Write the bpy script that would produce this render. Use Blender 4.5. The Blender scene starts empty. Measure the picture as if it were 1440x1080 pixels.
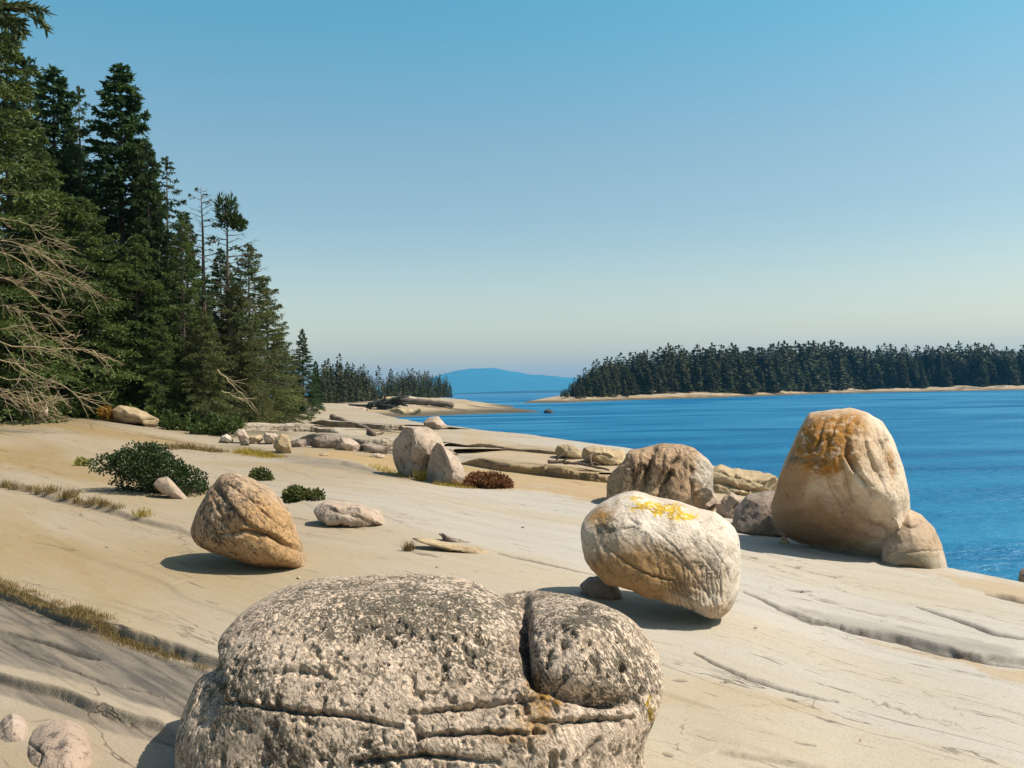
import bpy, math, random
import numpy as np
from mathutils import Matrix

rng = np.random.default_rng(7)
random.seed(7)
scene = bpy.context.scene
COL = scene.collection

# ------------------------------------------------------------------ camera model
F, CX, CY = 1300.0, 720.0, 552.5
ROLL = math.radians(1.0)
H = 3.2                                   # eye height above the water (z = 0)
CR, SR = math.cos(ROLL), math.sin(ROLL)


def P(px, py, Y):
    dx = (np.asarray(px, float) - CX) / F
    dy = (CY - np.asarray(py, float)) / F
    x = dx * CR + dy * SR
    z = -dx * SR + dy * CR
    return np.stack([x * Y, np.zeros_like(x) + Y, H + z * Y], -1)


def proj(V):
    x = V[..., 0] / V[..., 1]
    z = (V[..., 2] - H) / V[..., 1]
    return CX + F * (CR * x - SR * z), CY - F * (SR * x + CR * z)


cam_data = bpy.data.cameras.new("camera")
cam = bpy.data.objects.new("camera", cam_data)
COL.objects.link(cam)
cam_data.sensor_width = 36.0
cam_data.lens = 36.0 * F / 1440.0
cam_data.shift_y = (CY - 540.0) / 1440.0
cam_data.clip_start = 0.05
cam_data.clip_end = 60000.0
cam.matrix_world = Matrix(((CR, SR, 0, 0), (0, 0, -1, 0), (-SR, CR, 0, H), (0, 0, 0, 1)))
scene.camera = cam

# ------------------------------------------------------------------ numpy noise


def _hash(ix, iy, iz, seed):
    h = (ix.astype(np.int64) * 374761393 + iy.astype(np.int64) * 668265263 + iz.astype(np.int64) * 2147483647 + seed * 974711) & 0xFFFFFFFF
    h = ((h ^ (h >> 13)) * 1274126177) & 0xFFFFFFFF
    h = ((h ^ (h >> 15)) * 2246822519) & 0xFFFFFFFF
    return ((h ^ (h >> 16)) & 0xFFFF) / 65535.0 * 2.0 - 1.0


def vnoise(p, seed=0):
    i = np.floor(p).astype(np.int64)
    f = p - i
    f = f * f * f * (f * (f * 6 - 15) + 10)
    out = 0
    for a in (0, 1):
        wx = f[:, 0] if a else 1 - f[:, 0]
        for b in (0, 1):
            wy = f[:, 1] if b else 1 - f[:, 1]
            for c in (0, 1):
                wz = f[:, 2] if c else 1 - f[:, 2]
                out = out + wx * wy * wz * _hash(i[:, 0] + a, i[:, 1] + b, i[:, 2] + c, seed)
    return out


def fbm(p, octaves=4, seed=0, gain=0.5, lac=2.03):
    amp, tot, out = 1.0, 0.0, 0
    for o in range(octaves):
        out = out + amp * vnoise(p * (lac ** o) + o * 17.3, seed + o)
        tot += amp
        amp *= gain
    return out / tot


def sstep(a, b, x):
    t = np.clip((x - a) / (b - a), 0, 1)
    return t * t * (3 - 2 * t)


def seg_dist(px, py, line):
    best = np.full(px.shape, 1e9)
    tt = np.zeros(px.shape)
    n = len(line) - 1
    for k in range(n):
        (x0, y0), (x1, y1) = line[k], line[k + 1]
        dx, dy = x1 - x0, y1 - y0
        l2 = dx * dx + dy * dy + 1e-9
        t = np.clip(((px - x0) * dx + (py - y0) * dy) / l2, 0, 1)
        d = np.hypot(px - x0 - t * dx, py - y0 - t * dy)
        m = d < best
        best = np.where(m, d, best)
        tt = np.where(m, (k + t) / n, tt)
    return best, tt


# ------------------------------------------------------------------ object helpers


def mk(name, V, faces, mat, parent=None, attrs=None, smooth=True, loc=None, mat_idx=None):
    V = np.asarray(V, float)
    if loc is not None:
        V = V - np.asarray(loc, float)
    if not isinstance(faces, list):
        faces = [faces]
    faces = [np.asarray(f, np.int64) for f in faces if len(f)]
    me = bpy.data.meshes.new(name)
    me.vertices.add(len(V))
    me.vertices.foreach_set("co", V.astype(np.float32).ravel())
    tot = np.concatenate([np.full(len(f), f.shape[1]) for f in faces])
    idx = np.concatenate([f.ravel() for f in faces])
    me.loops.add(len(idx))
    me.loops.foreach_set("vertex_index", idx.astype(np.int32))
    me.polygons.add(len(tot))
    start = np.concatenate([[0], np.cumsum(tot)[:-1]])
    me.polygons.foreach_set("loop_start", start.astype(np.int32))
    me.polygons.foreach_set("loop_total", tot.astype(np.int32))
    if smooth:
        me.polygons.foreach_set("use_smooth", np.ones(len(tot), bool))
    for m in (mat if isinstance(mat, (list, tuple)) else [mat]):
        me.materials.append(m)
    if mat_idx is not None:
        me.polygons.foreach_set("material_index", np.asarray(mat_idx, np.int32))
    for k, a in (attrs or {}).items():
        at = me.attributes.new(k, "FLOAT", "POINT")
        at.data.foreach_set("value", np.asarray(a, np.float32))
    me.update(calc_edges=True)
    o = bpy.data.objects.new(name, me)
    COL.objects.link(o)
    if loc is not None:
        o.location = [float(c) for c in loc]
    if parent:
        o.parent = parent
    return o


def tag(o, label=None, cat=None, group=None, kind=None):
    if label:
        o["label"] = label
    if cat:
        o["category"] = cat
    if group:
        o["group"] = group
    if kind:
        o["kind"] = kind
    return o


def empty(name, loc, rz=0.0):
    o = bpy.data.objects.new(name, None)
    COL.objects.link(o)
    o.location = [float(c) for c in loc]
    o.rotation_euler = (0, 0, rz)
    o.empty_display_size = 0.2
    return o


def copy_tree(o, parent=None):
    c = o.copy()
    COL.objects.link(c)
    c.parent = parent
    for ch in list(o.children):
        copy_tree(ch, c)
    return c


def grid_faces(nr, nc):
    a = np.arange(nr * nc).reshape(nr, nc)
    return np.stack([a[:-1, :-1], a[:-1, 1:], a[1:, 1:], a[1:, :-1]], -1).reshape(-1, 4)


def tube(pts, radii, sides=6):
    pts = np.asarray(pts, float)
    n = len(pts)
    radii = np.broadcast_to(np.asarray(radii, float), (n,))
    t = np.gradient(pts, axis=0)
    t /= np.linalg.norm(t, axis=1, keepdims=True) + 1e-9
    up = np.where(np.abs(t[:, 2:3]) > 0.9, np.array([[1.0, 0, 0]]), np.array([[0, 0, 1.0]]))
    s = np.cross(t, up)
    s /= np.linalg.norm(s, axis=1, keepdims=True) + 1e-9
    b = np.cross(t, s)
    ang = np.arange(sides) / sides * 2 * np.pi
    V = pts[:, None] + radii[:, None, None] * (np.cos(ang)[None, :, None] * s[:, None] + np.sin(ang)[None, :, None] * b[:, None])
    V = V.reshape(-1, 3)
    a = np.arange(n * sides).reshape(n, sides)
    r = np.roll(a, -1, axis=1)
    Fq = np.stack([a[:-1], r[:-1], r[1:], a[1:]], -1).reshape(-1, 4)
    cap = len(V)
    V = np.vstack([V, pts[:1], pts[-1:]])
    T = np.concatenate([np.stack([np.full(sides, cap), r[0], a[0]], -1), np.stack([np.full(sides, cap + 1), a[-1], r[-1]], -1)])
    return V, Fq, T


class MB:
    """collects vertices and faces of ONE mesh"""

    def __init__(self):
        self.V, self.Q, self.T, self.n, self.A = [], [], [], 0, []

    def add(self, V, Q=None, T=None, a=0.0):
        self.V.append(V)
        if Q is not None and len(Q):
            self.Q.append(np.asarray(Q) + self.n)
        if T is not None and len(T):
            self.T.append(np.asarray(T) + self.n)
        self.A.append(np.broadcast_to(np.asarray(a, float), (len(V),)))
        self.n += len(V)

    def tube(self, pts, radii, sides=6, a=0.0):
        V, Q, T = tube(pts, radii, sides)
        self.add(V, Q, T, a)

    def clumps(self, o, d, l, w, a, flat=None):
        """small diamond leaves / needle sprays: o origin, d direction"""
        n = len(o)
        r = rng.normal(size=(n, 3))
        if flat is not None:
            r = r * (1 - flat) + np.array([[0, 0, 1.0]]) * flat * 2
        s = np.cross(d, r)
        s /= np.linalg.norm(s, axis=1, keepdims=True) + 1e-9
        l = np.broadcast_to(np.asarray(l, float), (n,))[:, None]
        w = np.broadcast_to(np.asarray(w, float), (n,))[:, None]
        m = o + d * l * 0.45
        V = np.stack([o, m + s * w, o + d * l, m - s * w], 1).reshape(-1, 3)
        Q = np.arange(n * 4).reshape(n, 4)
        self.add(V, Q, None, np.repeat(np.broadcast_to(np.asarray(a, float), (n,)), 4))

    def arrays(self):
        return (np.concatenate(self.V), [np.concatenate(x) for x in (self.Q, self.T) if x], np.concatenate(self.A))

    def build(self, name, mat, parent=None, smooth=True, loc=None, attr="tint"):
        V, Fs, A = self.arrays()
        return mk(name, V, Fs, mat, parent, {attr: A}, smooth, loc)


# ------------------------------------------------------------------ node helpers
class NT:
    def __init__(self, mat):
        self.t = mat.node_tree
        self.n = self.t.nodes
        self.n.clear()

    def __call__(self, typ, **kw):
        nd = self.n.new(typ)
        ins = kw.pop("ins", {})
        for k, v in kw.items():
            setattr(nd, k, v)
        for k, v in ins.items():
            self.put(nd.inputs[k], v)
        return nd

    def put(self, sock, v):
        if isinstance(v, bpy.types.NodeSocket):
            self.t.links.new(v, sock)
        else:
            sock.default_value = v

    def math(self, op, a, b=0.0, clamp=False):
        nd = self.n.new("ShaderNodeMath")
        nd.operation = op
        nd.use_clamp = clamp
        self.put(nd.inputs[0], a)
        self.put(nd.inputs[1], b)
        return nd.outputs[0]

    def mix(self, f, a, b, blend="MIX"):
        nd = self.n.new("ShaderNodeMix")
        nd.data_type = "RGBA"
        nd.blend_type = blend
        nd.clamp_factor = True
        self.put(nd.inputs["Factor"], f)
        self.put(nd.inputs[6], a if isinstance(a, bpy.types.NodeSocket) else (*a, 1.0))
        self.put(nd.inputs[7], b if isinstance(b, bpy.types.NodeSocket) else (*b, 1.0))
        return nd.outputs[2]

    def noise(self, vec, scale, detail=4, rough=0.55, dist=0.0):
        nd = self.n.new("ShaderNodeTexNoise")
        self.put(nd.inputs["Vector"], vec)
        nd.inputs["Scale"].default_value = scale
        nd.inputs["Detail"].default_value = detail
        nd.inputs["Roughness"].default_value = rough
        nd.inputs["Distortion"].default_value = dist
        return nd.outputs["Fac"]

    def ramp(self, f, a, b):
        nd = self.n.new("ShaderNodeMapRange")
        nd.interpolation_type = "SMOOTHSTEP"
        self.put(nd.inputs["Value"], f)
        nd.inputs["From Min"].default_value = a
        nd.inputs["From Max"].default_value = b
        return nd.outputs[0]

    def attr(self, name):
        nd = self.n.new("ShaderNodeAttribute")
        nd.attribute_name = name
        return nd.outputs["Fac"]

    def vmul(self, v, s):
        nd = self.n.new("ShaderNodeVectorMath")
        nd.operation = "MULTIPLY"
        self.put(nd.inputs[0], v)
        nd.inputs[1].default_value = s
        return nd.outputs[0]

    def bump(self, h, strength, dist, normal=None):
        nd = self.n.new("ShaderNodeBump")
        self.put(nd.inputs["Height"], h)
        self.put(nd.inputs["Strength"], strength)
        nd.inputs["Distance"].default_value = dist
        if normal is not None:
            self.put(nd.inputs["Normal"], normal)
        return nd.outputs[0]

    def finish(self, col, rough, normal=None, **kw):
        b = self.n.new("ShaderNodeBsdfPrincipled")
        self.put(b.inputs["Base Color"], col if isinstance(col, bpy.types.NodeSocket) else (*col, 1.0))
        self.put(b.inputs["Roughness"], rough)
        self.put(b.inputs["Specular IOR Level"], kw.pop("spec", 0.25))
        for k, v in kw.items():
            self.put(b.inputs[k], v)
        if normal is not None:
            self.put(b.inputs["Normal"], normal)
        o = self.n.new("ShaderNodeOutputMaterial")
        self.t.links.new(b.outputs[0], o.inputs["Surface"])
        return b


def newmat(name):
    m = bpy.data.materials.new(name)
    m.use_nodes = True
    return m, NT(m)


def coords(nt, rot=None):
    c = nt("ShaderNodeNewGeometry").outputs["Position"]
    if rot is not None:
        mp = nt("ShaderNodeMapping", ins={"Vector": c, "Rotation": (0, 0, rot)})
        c = mp.outputs[0]
    return c


# ------------------------------------------------------------------ materials
def mat_ground():
    m, n = newmat("granite_ledge")
    c = coords(n, math.radians(45))
    big = n.noise(n.vmul(c, (0.12, 0.45, 0.5)), 1.0, 4, 0.5, 0.6)
    streak = n.noise(n.vmul(c, (0.35, 4.5, 4.0)), 1.0, 7, 0.62, 0.5)
    streak2 = n.noise(n.vmul(c, (1.1, 17.0, 12.0)), 1.0, 5, 0.6, 0.3)
    marks = n.noise(n.vmul(c, (1.6, 24.0, 24.0)), 1.0, 3, 0.55, 0.8)
    spots = n.noise(c, 3.2, 5, 0.6)
    fine = n.noise(c, 90.0, 3, 0.6)
    jl = n.noise(n.vmul(c, (0.20, 1.5, 1.5)), 1.0, 6, 0.55, 0.2)
    jm = n.ramp(n.noise(n.vmul(c, (0.35, 0.8, 0.8)), 1.0, 3, 0.5), 0.42, 0.6)
    joint = n.math("MULTIPLY", n.math("SUBTRACT", 1.0, n.ramp(n.math("ABSOLUTE", n.math("SUBTRACT", jl, 0.5)), 0.0006, 0.0048)), jm)
    jx = n.noise(n.vmul(c, (0.9, 0.35, 0.5)), 1.0, 5, 0.6, 0.3)
    joint2 = n.math("MULTIPLY", n.math("SUBTRACT", 1.0, n.ramp(n.math("ABSOLUTE", n.math("SUBTRACT", jx, 0.47)), 0.0004, 0.0030)), n.math("MULTIPLY", n.ramp(spots, 0.5, 0.62), 0.5))
    joint = n.math("MAXIMUM", joint, joint2)
    peb = n.ramp(n.noise(c, 42.0, 4, 0.7), 0.66, 0.72)
    grain = n.noise(c, 260.0, 2, 0.6)
    tanm = n.attr("tan")
    pale = (0.415, 0.375, 0.322)
    tan = (0.245, 0.160, 0.054)
    col = n.mix(n.math("MULTIPLY", n.ramp(big, 0.40, 0.66), 0.55), pale, (0.40, 0.325, 0.205))
    col = n.mix(n.math("MULTIPLY", tanm, n.math("ADD", n.math("MULTIPLY", n.ramp(big, 0.35, 0.65), 0.35), 0.60)), col, tan)
    col = n.mix(n.math("MULTIPLY", n.ramp(streak, 0.48, 0.70), n.math("ADD", n.math("MULTIPLY", tanm, 0.30), 0.20)), col, (0.27, 0.205, 0.125))
    col = n.mix(n.math("MULTIPLY", n.ramp(streak2, 0.58, 0.75), n.math("ADD", n.math("MULTIPLY", tanm, 0.45), 0.12)), col, (0.20, 0.155, 0.105))
    col = n.mix(n.math("MULTIPLY", n.ramp(spots, 0.55, 0.75), 0.18), col, (0.45, 0.39, 0.315))
    och = n.math("MULTIPLY", n.attr("ochre"), n.ramp(n.noise(n.vmul(c, (0.7, 3.5, 3.0)), 1.0, 6, 0.65, 0.4), 0.22, 0.52))
    col = n.mix(n.math("MULTIPLY", och, 0.8), col, (0.36, 0.225, 0.080))
    dk = n.attr("dark")
    dkn = n.ramp(n.noise(n.vmul(c, (0.9, 6.0, 6.0)), 1.0, 6, 0.6, 0.5), 0.28, 0.52)
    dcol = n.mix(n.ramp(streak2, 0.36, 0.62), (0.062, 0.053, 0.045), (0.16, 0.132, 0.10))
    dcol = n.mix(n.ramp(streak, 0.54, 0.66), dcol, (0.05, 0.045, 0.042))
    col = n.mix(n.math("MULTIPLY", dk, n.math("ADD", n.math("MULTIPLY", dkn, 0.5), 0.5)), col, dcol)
    mk_f = n.math("MULTIPLY", n.ramp(marks, 0.66, 0.72), 0.7)
    col = n.mix(mk_f, col, (0.11, 0.08, 0.055))
    col = n.mix(n.attr("crack"), col, (0.045, 0.033, 0.024))
    col = n.mix(n.attr("soil"), col, n.mix(spots, (0.055, 0.045, 0.025), (0.12, 0.10, 0.05)))
    col = n.mix(n.math("MULTIPLY", n.ramp(fine, 0.45, 0.72), 0.36), col, (0.16, 0.13, 0.11))
    col = n.mix(n.math("MULTIPLY", n.ramp(grain, 0.55, 0.70), 0.28), col, (0.72, 0.66, 0.58))
    col = n.mix(n.math("MULTIPLY", joint, 0.78), col, (0.10, 0.072, 0.048))
    col = n.mix(n.math("MULTIPLY", peb, 0.5), col, (0.13, 0.10, 0.075))
    lch = n.ramp(n.noise(c, 7.0, 7, 0.7), 0.60, 0.66)
    col = n.mix(n.math("MULTIPLY", lch, 0.26), col, (0.17, 0.15, 0.11))
    wet = n.attr("wet")
    col = n.mix(wet, col, (0.05, 0.045, 0.03))
    h = n.math("ADD", n.math("MULTIPLY", streak, 0.8), n.math("MULTIPLY", streak2, 0.5))
    h = n.math("ADD", h, n.math("MULTIPLY", fine, 0.26))
    h = n.math("SUBTRACT", h, n.math("ADD", n.math("MULTIPLY", mk_f, 0.35), n.math("MULTIPLY", joint, 0.6)))
    n.finish(col, 0.85, n.bump(h, 0.55, 0.02), spec=0.2)
    return m


def mat_rock(name, base, alt, dark, bump=0.6, scale=1.0, lich=0.35, stroke=0.0, ochre=(0.42, 0.22, 0.04), warm=None, bdist=0.02, sc=1.0):
    m, n = newmat(name)
    c = coords(n)
    big = n.noise(c, 2.2 * scale, 5, 0.6, 0.3)
    mid = n.noise(c, 11.0 * scale, 6, 0.65)
    fine = n.noise(c, 60.0 * scale, 4, 0.65)
    grain = n.noise(c, 230.0 * scale, 2, 0.6)
    # slanted strokes: pits and black lichen drawn out along one direction, gathered in clumps
    mp = n("ShaderNodeMapping", ins={"Vector": c, "Rotation": (0, math.radians(32), math.radians(10))})
    st = n.noise(n.vmul(mp.outputs[0], (62.0 * sc, 50.0 * sc, 24.0 * sc)), 1.0, 4, 0.62, 0.15)
    st2 = n.noise(n.vmul(mp.outputs[0], (26.0 * sc, 22.0 * sc, 12.0 * sc)), 1.0, 5, 0.66, 0.2)
    clump = n.noise(c, 5.5 * scale, 4, 0.6)
    fl = n.noise(c, 2.7 * scale, 5, 0.55, 0.4)
    fl2 = n.noise(mp.outputs[0], 4.1 * scale, 5, 0.6, 0.6)
    frac = n.math("SUBTRACT", 1.0, n.ramp(n.math("MINIMUM", n.math("ABSOLUTE", n.math("SUBTRACT", fl, 0.5)), n.math("ABSOLUTE", n.math("SUBTRACT", fl2, 0.46))), 0.0005, 0.007))
    frac = n.math("MULTIPLY", frac, n.ramp(mid, 0.42, 0.56))
    col = n.mix(n.ramp(big, 0.35, 0.65), base, alt)
    col = n.mix(n.math("MULTIPLY", n.ramp(mid, 0.45, 0.7), 0.40), col, tuple(x * 0.66 for x in alt))
    if warm:
        col = n.mix(n.attr("warm"), col, n.mix(mid, warm, tuple(x * 0.7 for x in warm)))
    la = n.attr("lichen")
    lev = n.math("ADD", n.math("MULTIPLY", n.math("SUBTRACT", clump, 0.5), 0.42), n.math("ADD", n.math("MULTIPLY", la, 0.16), 0.10 * lich - 0.05))
    s1 = n.ramp(n.math("ADD", st, lev), 0.60, 0.67)
    s2 = n.ramp(n.math("ADD", st2, lev), 0.60, 0.69)
    amt = n.math("ADD", la, 1.0 if lich > 0.1 else lich * 3.0, True)
    lm = n.math("MULTIPLY", n.math("MAXIMUM", s1, s2), amt)
    oc = n.math("MULTIPLY", n.attr("ochre"), n.ramp(n.noise(c, 14 * scale, 6, 0.72), 0.30, 0.52))
    col = n.mix(oc, col, n.mix(mid, ochre, (ochre[0] * 0.5, ochre[1] * 0.45, ochre[2] * 0.5)))
    vor = n("ShaderNodeTexVoronoi", ins={"Vector": c, "Scale": 34.0}).outputs["Distance"]
    yl = n.ramp(n.math("ADD", n.math("ADD", n.math("MULTIPLY", n.noise(c, 38 * scale, 6, 0.75), 0.7), n.math("MULTIPLY", n.math("SUBTRACT", 0.55, vor), 0.45)), n.math("MULTIPLY", n.attr("yellow"), 0.50)), 0.73, 0.78)
    col = n.mix(yl, col, n.mix(n.ramp(mid, 0.38, 0.62), (0.58, 0.38, 0.015), (0.36, 0.22, 0.025)))
    col = n.mix(n.math("MULTIPLY", lm, 0.9), col, n.mix(fine, dark, tuple(x * 2.0 for x in dark)))
    col = n.mix(n.math("MULTIPLY", n.attr("crack"), 0.85), col, (0.05, 0.042, 0.034))
    col = n.mix(n.math("MULTIPLY", frac, 0.65), col, (0.075, 0.058, 0.042))
    col = n.mix(n.attr("stain"), col, n.mix(mid, (0.10, 0.09, 0.055), (0.22, 0.19, 0.12)))
    col = n.mix(n.math("MULTIPLY", n.ramp(grain, 0.56, 0.7), 0.20), col, (0.7, 0.63, 0.56))
    col = n.mix(n.math("MULTIPLY", n.ramp(fine, 0.56, 0.72), 0.22), col, dark)
    h = n.math("ADD", n.math("MULTIPLY", mid, 0.6), n.math("MULTIPLY", fine, 0.30))
    h = n.math("SUBTRACT", h, n.math("MULTIPLY", frac, 0.5))
    if stroke:
        h = n.math("SUBTRACT", h, n.math("MULTIPLY", n.math("MAXIMUM", n.ramp(st, 0.48, 0.62), n.ramp(st2, 0.5, 0.62)), stroke))
    n.finish(col, 0.88, n.bump(h, bump, bdist), spec=0.2)
    return m


def mat_leaf(name, a, b, c2=None, trans=0.25, rough=0.6):
    m, n = newmat(name)
    t = n.attr("tint")
    oi = n("ShaderNodeObjectInfo").outputs["Random"]
    col = n.mix(t, a, b)
    col = n.mix(n.math("MULTIPLY", oi, 0.35), col, c2 or tuple(x * 0.7 for x in a))
    d = n("ShaderNodeBsdfPrincipled")
    n.put(d.inputs["Base Color"], col)
    d.inputs["Roughness"].default_value = rough
    d.inputs["Specular IOR Level"].default_value = 0.2
    tr = n("ShaderNodeBsdfTranslucent")
    n.put(tr.inputs["Color"], col)
    mx = n("ShaderNodeMixShader")
    mx.inputs[0].default_value = trans
    n.t.links.new(d.outputs[0], mx.inputs[1])
    n.t.links.new(tr.outputs[0], mx.inputs[2])
    o = n("ShaderNodeOutputMaterial")
    n.t.links.new(mx.outputs[0], o.inputs["Surface"])
    return m


def mat_bark(name, a, b, scale=1.0):
    m, n = newmat(name)
    c = coords(n)
    f = n.noise(n.vmul(c, (18 * scale, 18 * scale, 3 * scale)), 1.0, 5, 0.6)
    n.finish(n.mix(f, a, b), 0.9, n.bump(f, 0.5, 0.02), spec=0.15)
    return m


def mat_water():
    m, n = newmat("sea_water")
    c = coords(n)
    patch = n.noise(n.vmul(c, (0.010, 0.020, 1.0)), 1.0, 5, 0.6, 0.9)
    patch2 = n.noise(n.vmul(c, (0.05, 0.16, 1.0)), 1.0, 3, 0.5, 0.4)
    p = n.ramp(n.math("ADD", n.math("MULTIPLY", patch, 0.65), n.math("MULTIPLY", patch2, 0.35)), 0.34, 0.66)
    w1 = n.noise(n.vmul(c, (0.9, 2.6, 1.0)), 1.0, 5, 0.6, 0.4)
    w2 = n.noise(n.vmul(c, (3.2, 7.5, 1.0)), 1.0, 4, 0.6, 0.3)
    h = n.math("ADD", n.math("MULTIPLY", w1, 0.7), n.math("MULTIPLY", w2, 0.3))
    st = n.math("ADD", n.math("MULTIPLY", p, 0.5), 0.35)
    col = n.mix(p, (0.016, 0.195, 0.350), (0.001, 0.086, 0.215))
    nrm = n.bump(h, st, 0.9)
    fr = n("ShaderNodeFresnel", ins={"IOR": 1.33, "Normal": nrm}).outputs[0]
    k = n.math("SUBTRACT", 0.74, n.math("MULTIPLY", p, 0.47))
    body = n("ShaderNodeBsdfDiffuse", ins={"Color": col, "Normal": nrm}).outputs[0]
    gl = n("ShaderNodeBsdfGlossy", ins={"Roughness": 0.24, "Normal": nrm}).outputs[0]
    mx = n("ShaderNodeMixShader", ins={0: n.math("MULTIPLY", fr, k), 1: body, 2: gl}).outputs[0]
    o = n("ShaderNodeOutputMaterial")
    n.t.links.new(mx, o.inputs["Surface"])
    return m


def mat_plain(name, a, b, scale, rough=0.85, bump=0.4):
    m, n = newmat(name)
    c = coords(n)
    f = n.noise(c, scale, 5, 0.6)
    n.finish(n.mix(f, a, b), rough, n.bump(f, bump, 0.03), spec=0.2)
    return m


M = {}
M["ground"] = mat_ground()
M["fore"] = mat_rock("lichened_granite", (0.62, 0.485, 0.365), (0.51, 0.39, 0.285), (0.078, 0.065, 0.045), bump=0.85, scale=1.0, lich=0.8, stroke=0.5, bdist=0.015, sc=1.7)
M["left"] = mat_rock("orange_granite", (0.46, 0.325, 0.215), (0.38, 0.245, 0.14), (0.05, 0.04, 0.03), bump=0.8, scale=1.3, lich=0.3, stroke=0.5, warm=(0.50, 0.29, 0.12), sc=0.7)
M["cream"] = mat_rock("cream_granite", (0.60, 0.52, 0.43), (0.50, 0.40, 0.30), (0.06, 0.05, 0.035), bump=0.5, scale=1.2, lich=0.0, stroke=0.3, warm=(0.34, 0.20, 0.085), sc=0.8)
M["big"] = mat_rock("smooth_granite", (0.58, 0.475, 0.365), (0.50, 0.375, 0.25), (0.10, 0.07, 0.04), bump=0.4, scale=0.8, lich=0.0, stroke=0.25, warm=(0.27, 0.155, 0.075), ochre=(0.36, 0.165, 0.022))
M["brown"] = mat_rock("brown_granite", (0.47, 0.32, 0.195), (0.38, 0.25, 0.145), (0.05, 0.032, 0.02), bump=0.9, scale=1.0, lich=0.3, stroke=0.6, warm=(0.58, 0.49, 0.385), sc=0.5)
M["pink"] = mat_rock("pink_granite", (0.47, 0.37, 0.29), (0.38, 0.28, 0.205), (0.07, 0.055, 0.045), bump=0.6, scale=1.0, lich=0.15, stroke=0.3, sc=0.4)
M["grey"] = mat_rock("grey_granite", (0.30, 0.235, 0.185), (0.22, 0.165, 0.125), (0.05, 0.04, 0.035), bump=0.7, scale=1.0, lich=0.3, stroke=0.4, sc=0.4)
M["tanrock"] = mat_rock("tan_granite", (0.44, 0.335, 0.20), (0.34, 0.245, 0.14), (0.07, 0.05, 0.035), bump=0.6, scale=1.0, lich=0.1, stroke=0.3, sc=0.4)
M["black"] = mat_plain("wet_dark_rock", (0.03, 0.032, 0.028), (0.07, 0.065, 0.05), 3.0)
M["spruce"] = mat_leaf("spruce_needles", (0.024, 0.058, 0.026), (0.090, 0.143, 0.044), (0.060, 0.067, 0.024))
M["olive"] = mat_leaf("olive_needles", (0.043, 0.062, 0.021), (0.169, 0.188, 0.062), (0.106, 0.094, 0.033))
M["green"] = mat_leaf("bright_needles", (0.024, 0.054, 0.019), (0.142, 0.189, 0.046), (0.081, 0.095, 0.024))
M["far"] = mat_leaf("far_needles", (0.029, 0.042, 0.018), (0.083, 0.090, 0.033), (0.083, 0.064, 0.033), trans=0.15)
M["bark"] = mat_bark("grey_bark", (0.06, 0.045, 0.035), (0.17, 0.135, 0.105))
M["dead"] = mat_bark("bleached_wood", (0.28, 0.21, 0.12), (0.50, 0.40, 0.25), 3.0)
M["drift"] = mat_bark("weathered_wood", (0.10, 0.075, 0.055), (0.25, 0.19, 0.14), 2.0)
M["bush"] = mat_leaf("bush_leaves", (0.018, 0.034, 0.012), (0.050, 0.075, 0.022), trans=0.2)
M["bush2"] = mat_leaf("small_bush_leaves", (0.035, 0.055, 0.016), (0.13, 0.135, 0.035), trans=0.25)
M["ybush"] = mat_leaf("yellow_leaves", (0.20, 0.19, 0.035), (0.36, 0.33, 0.07), trans=0.3)
M["orange"] = mat_leaf("orange_leaves", (0.24, 0.11, 0.018), (0.40, 0.22, 0.03), trans=0.3)
M["red"] = mat_leaf("red_brown_leaves", (0.13, 0.055, 0.025), (0.26, 0.12, 0.05), trans=0.2)
M["drygrass"] = mat_leaf("dry_grass", (0.13, 0.09, 0.035), (0.36, 0.26, 0.10), trans=0.25)
M["ygrass"] = mat_leaf("yellow_grass", (0.30, 0.21, 0.025), (0.46, 0.35, 0.06), trans=0.3)
M["under"] = mat_leaf("undergrowth_leaves", (0.02, 0.04, 0.012), (0.11, 0.15, 0.03), trans=0.25)
M["water"] = mat_water()
M["hill"] = mat_plain("haze_tinted_hill", (0.016, 0.105, 0.150), (0.024, 0.130, 0.175), 0.01)  # blue of the distant air is put into the hill's base colour
M["lowhill"] = mat_plain("haze_tinted_low_shore", (0.006, 0.050, 0.085), (0.010, 0.070, 0.105), 0.01)  # haze blue painted into the low shore too, in a darker tone
M["forestfloor"] = mat_plain("forest_floor", (0.03, 0.03, 0.015), (0.08, 0.07, 0.03), 1.5)

# ------------------------------------------------------------------ ground height field
LAND = [(0, 1075, 3.95), (0, 960, 5.0), (0, 845, 6.8), (0, 785, 8.3), (0, 695, 12.5), (0, 640, 18.5), (0, 594, 28),
        (230, 603, 29), (330, 614, 28), (400, 588, 52), (450, 579, 68), (300, 642, 20.5), (395, 641, 20.5), (545, 668, 16), (650, 683, 15), (850, 705, 13.5),
        (480, 637, 22), (330, 628, 24), (560, 652, 19.8), (720, 667, 17.8), (800, 670, 17.6), (860, 692, 15.0),
        (500, 600, 43), (450, 607, 35), (620, 600, 42), (560, 622, 28), (700, 609, 36), (700, 640, 24), (800, 622, 30), (800, 645, 23), (880, 633, 26.5), (1000, 660, 21), (1090, 692, 17),
        (940, 870, 6.8), (1045, 830, 7.9), (1040, 760, 10.7), (1200, 785, 10.3), (1330, 808, 9.6), (1440, 825, 9.2), (1440, 935, 6.2), (1440, 1080, 4.3),
        (1200, 930, 6.1), (1000, 1000, 4.85), (720, 800, 8.1), (720, 740, 10.7), (720, 900, 5.9), (400, 850, 6.7), (300, 1000, 4.6), (720, 1080, 3.95), (1000, 1080, 4.05)]
lp = np.array([P(a, b, y) for a, b, y in LAND])
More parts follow.
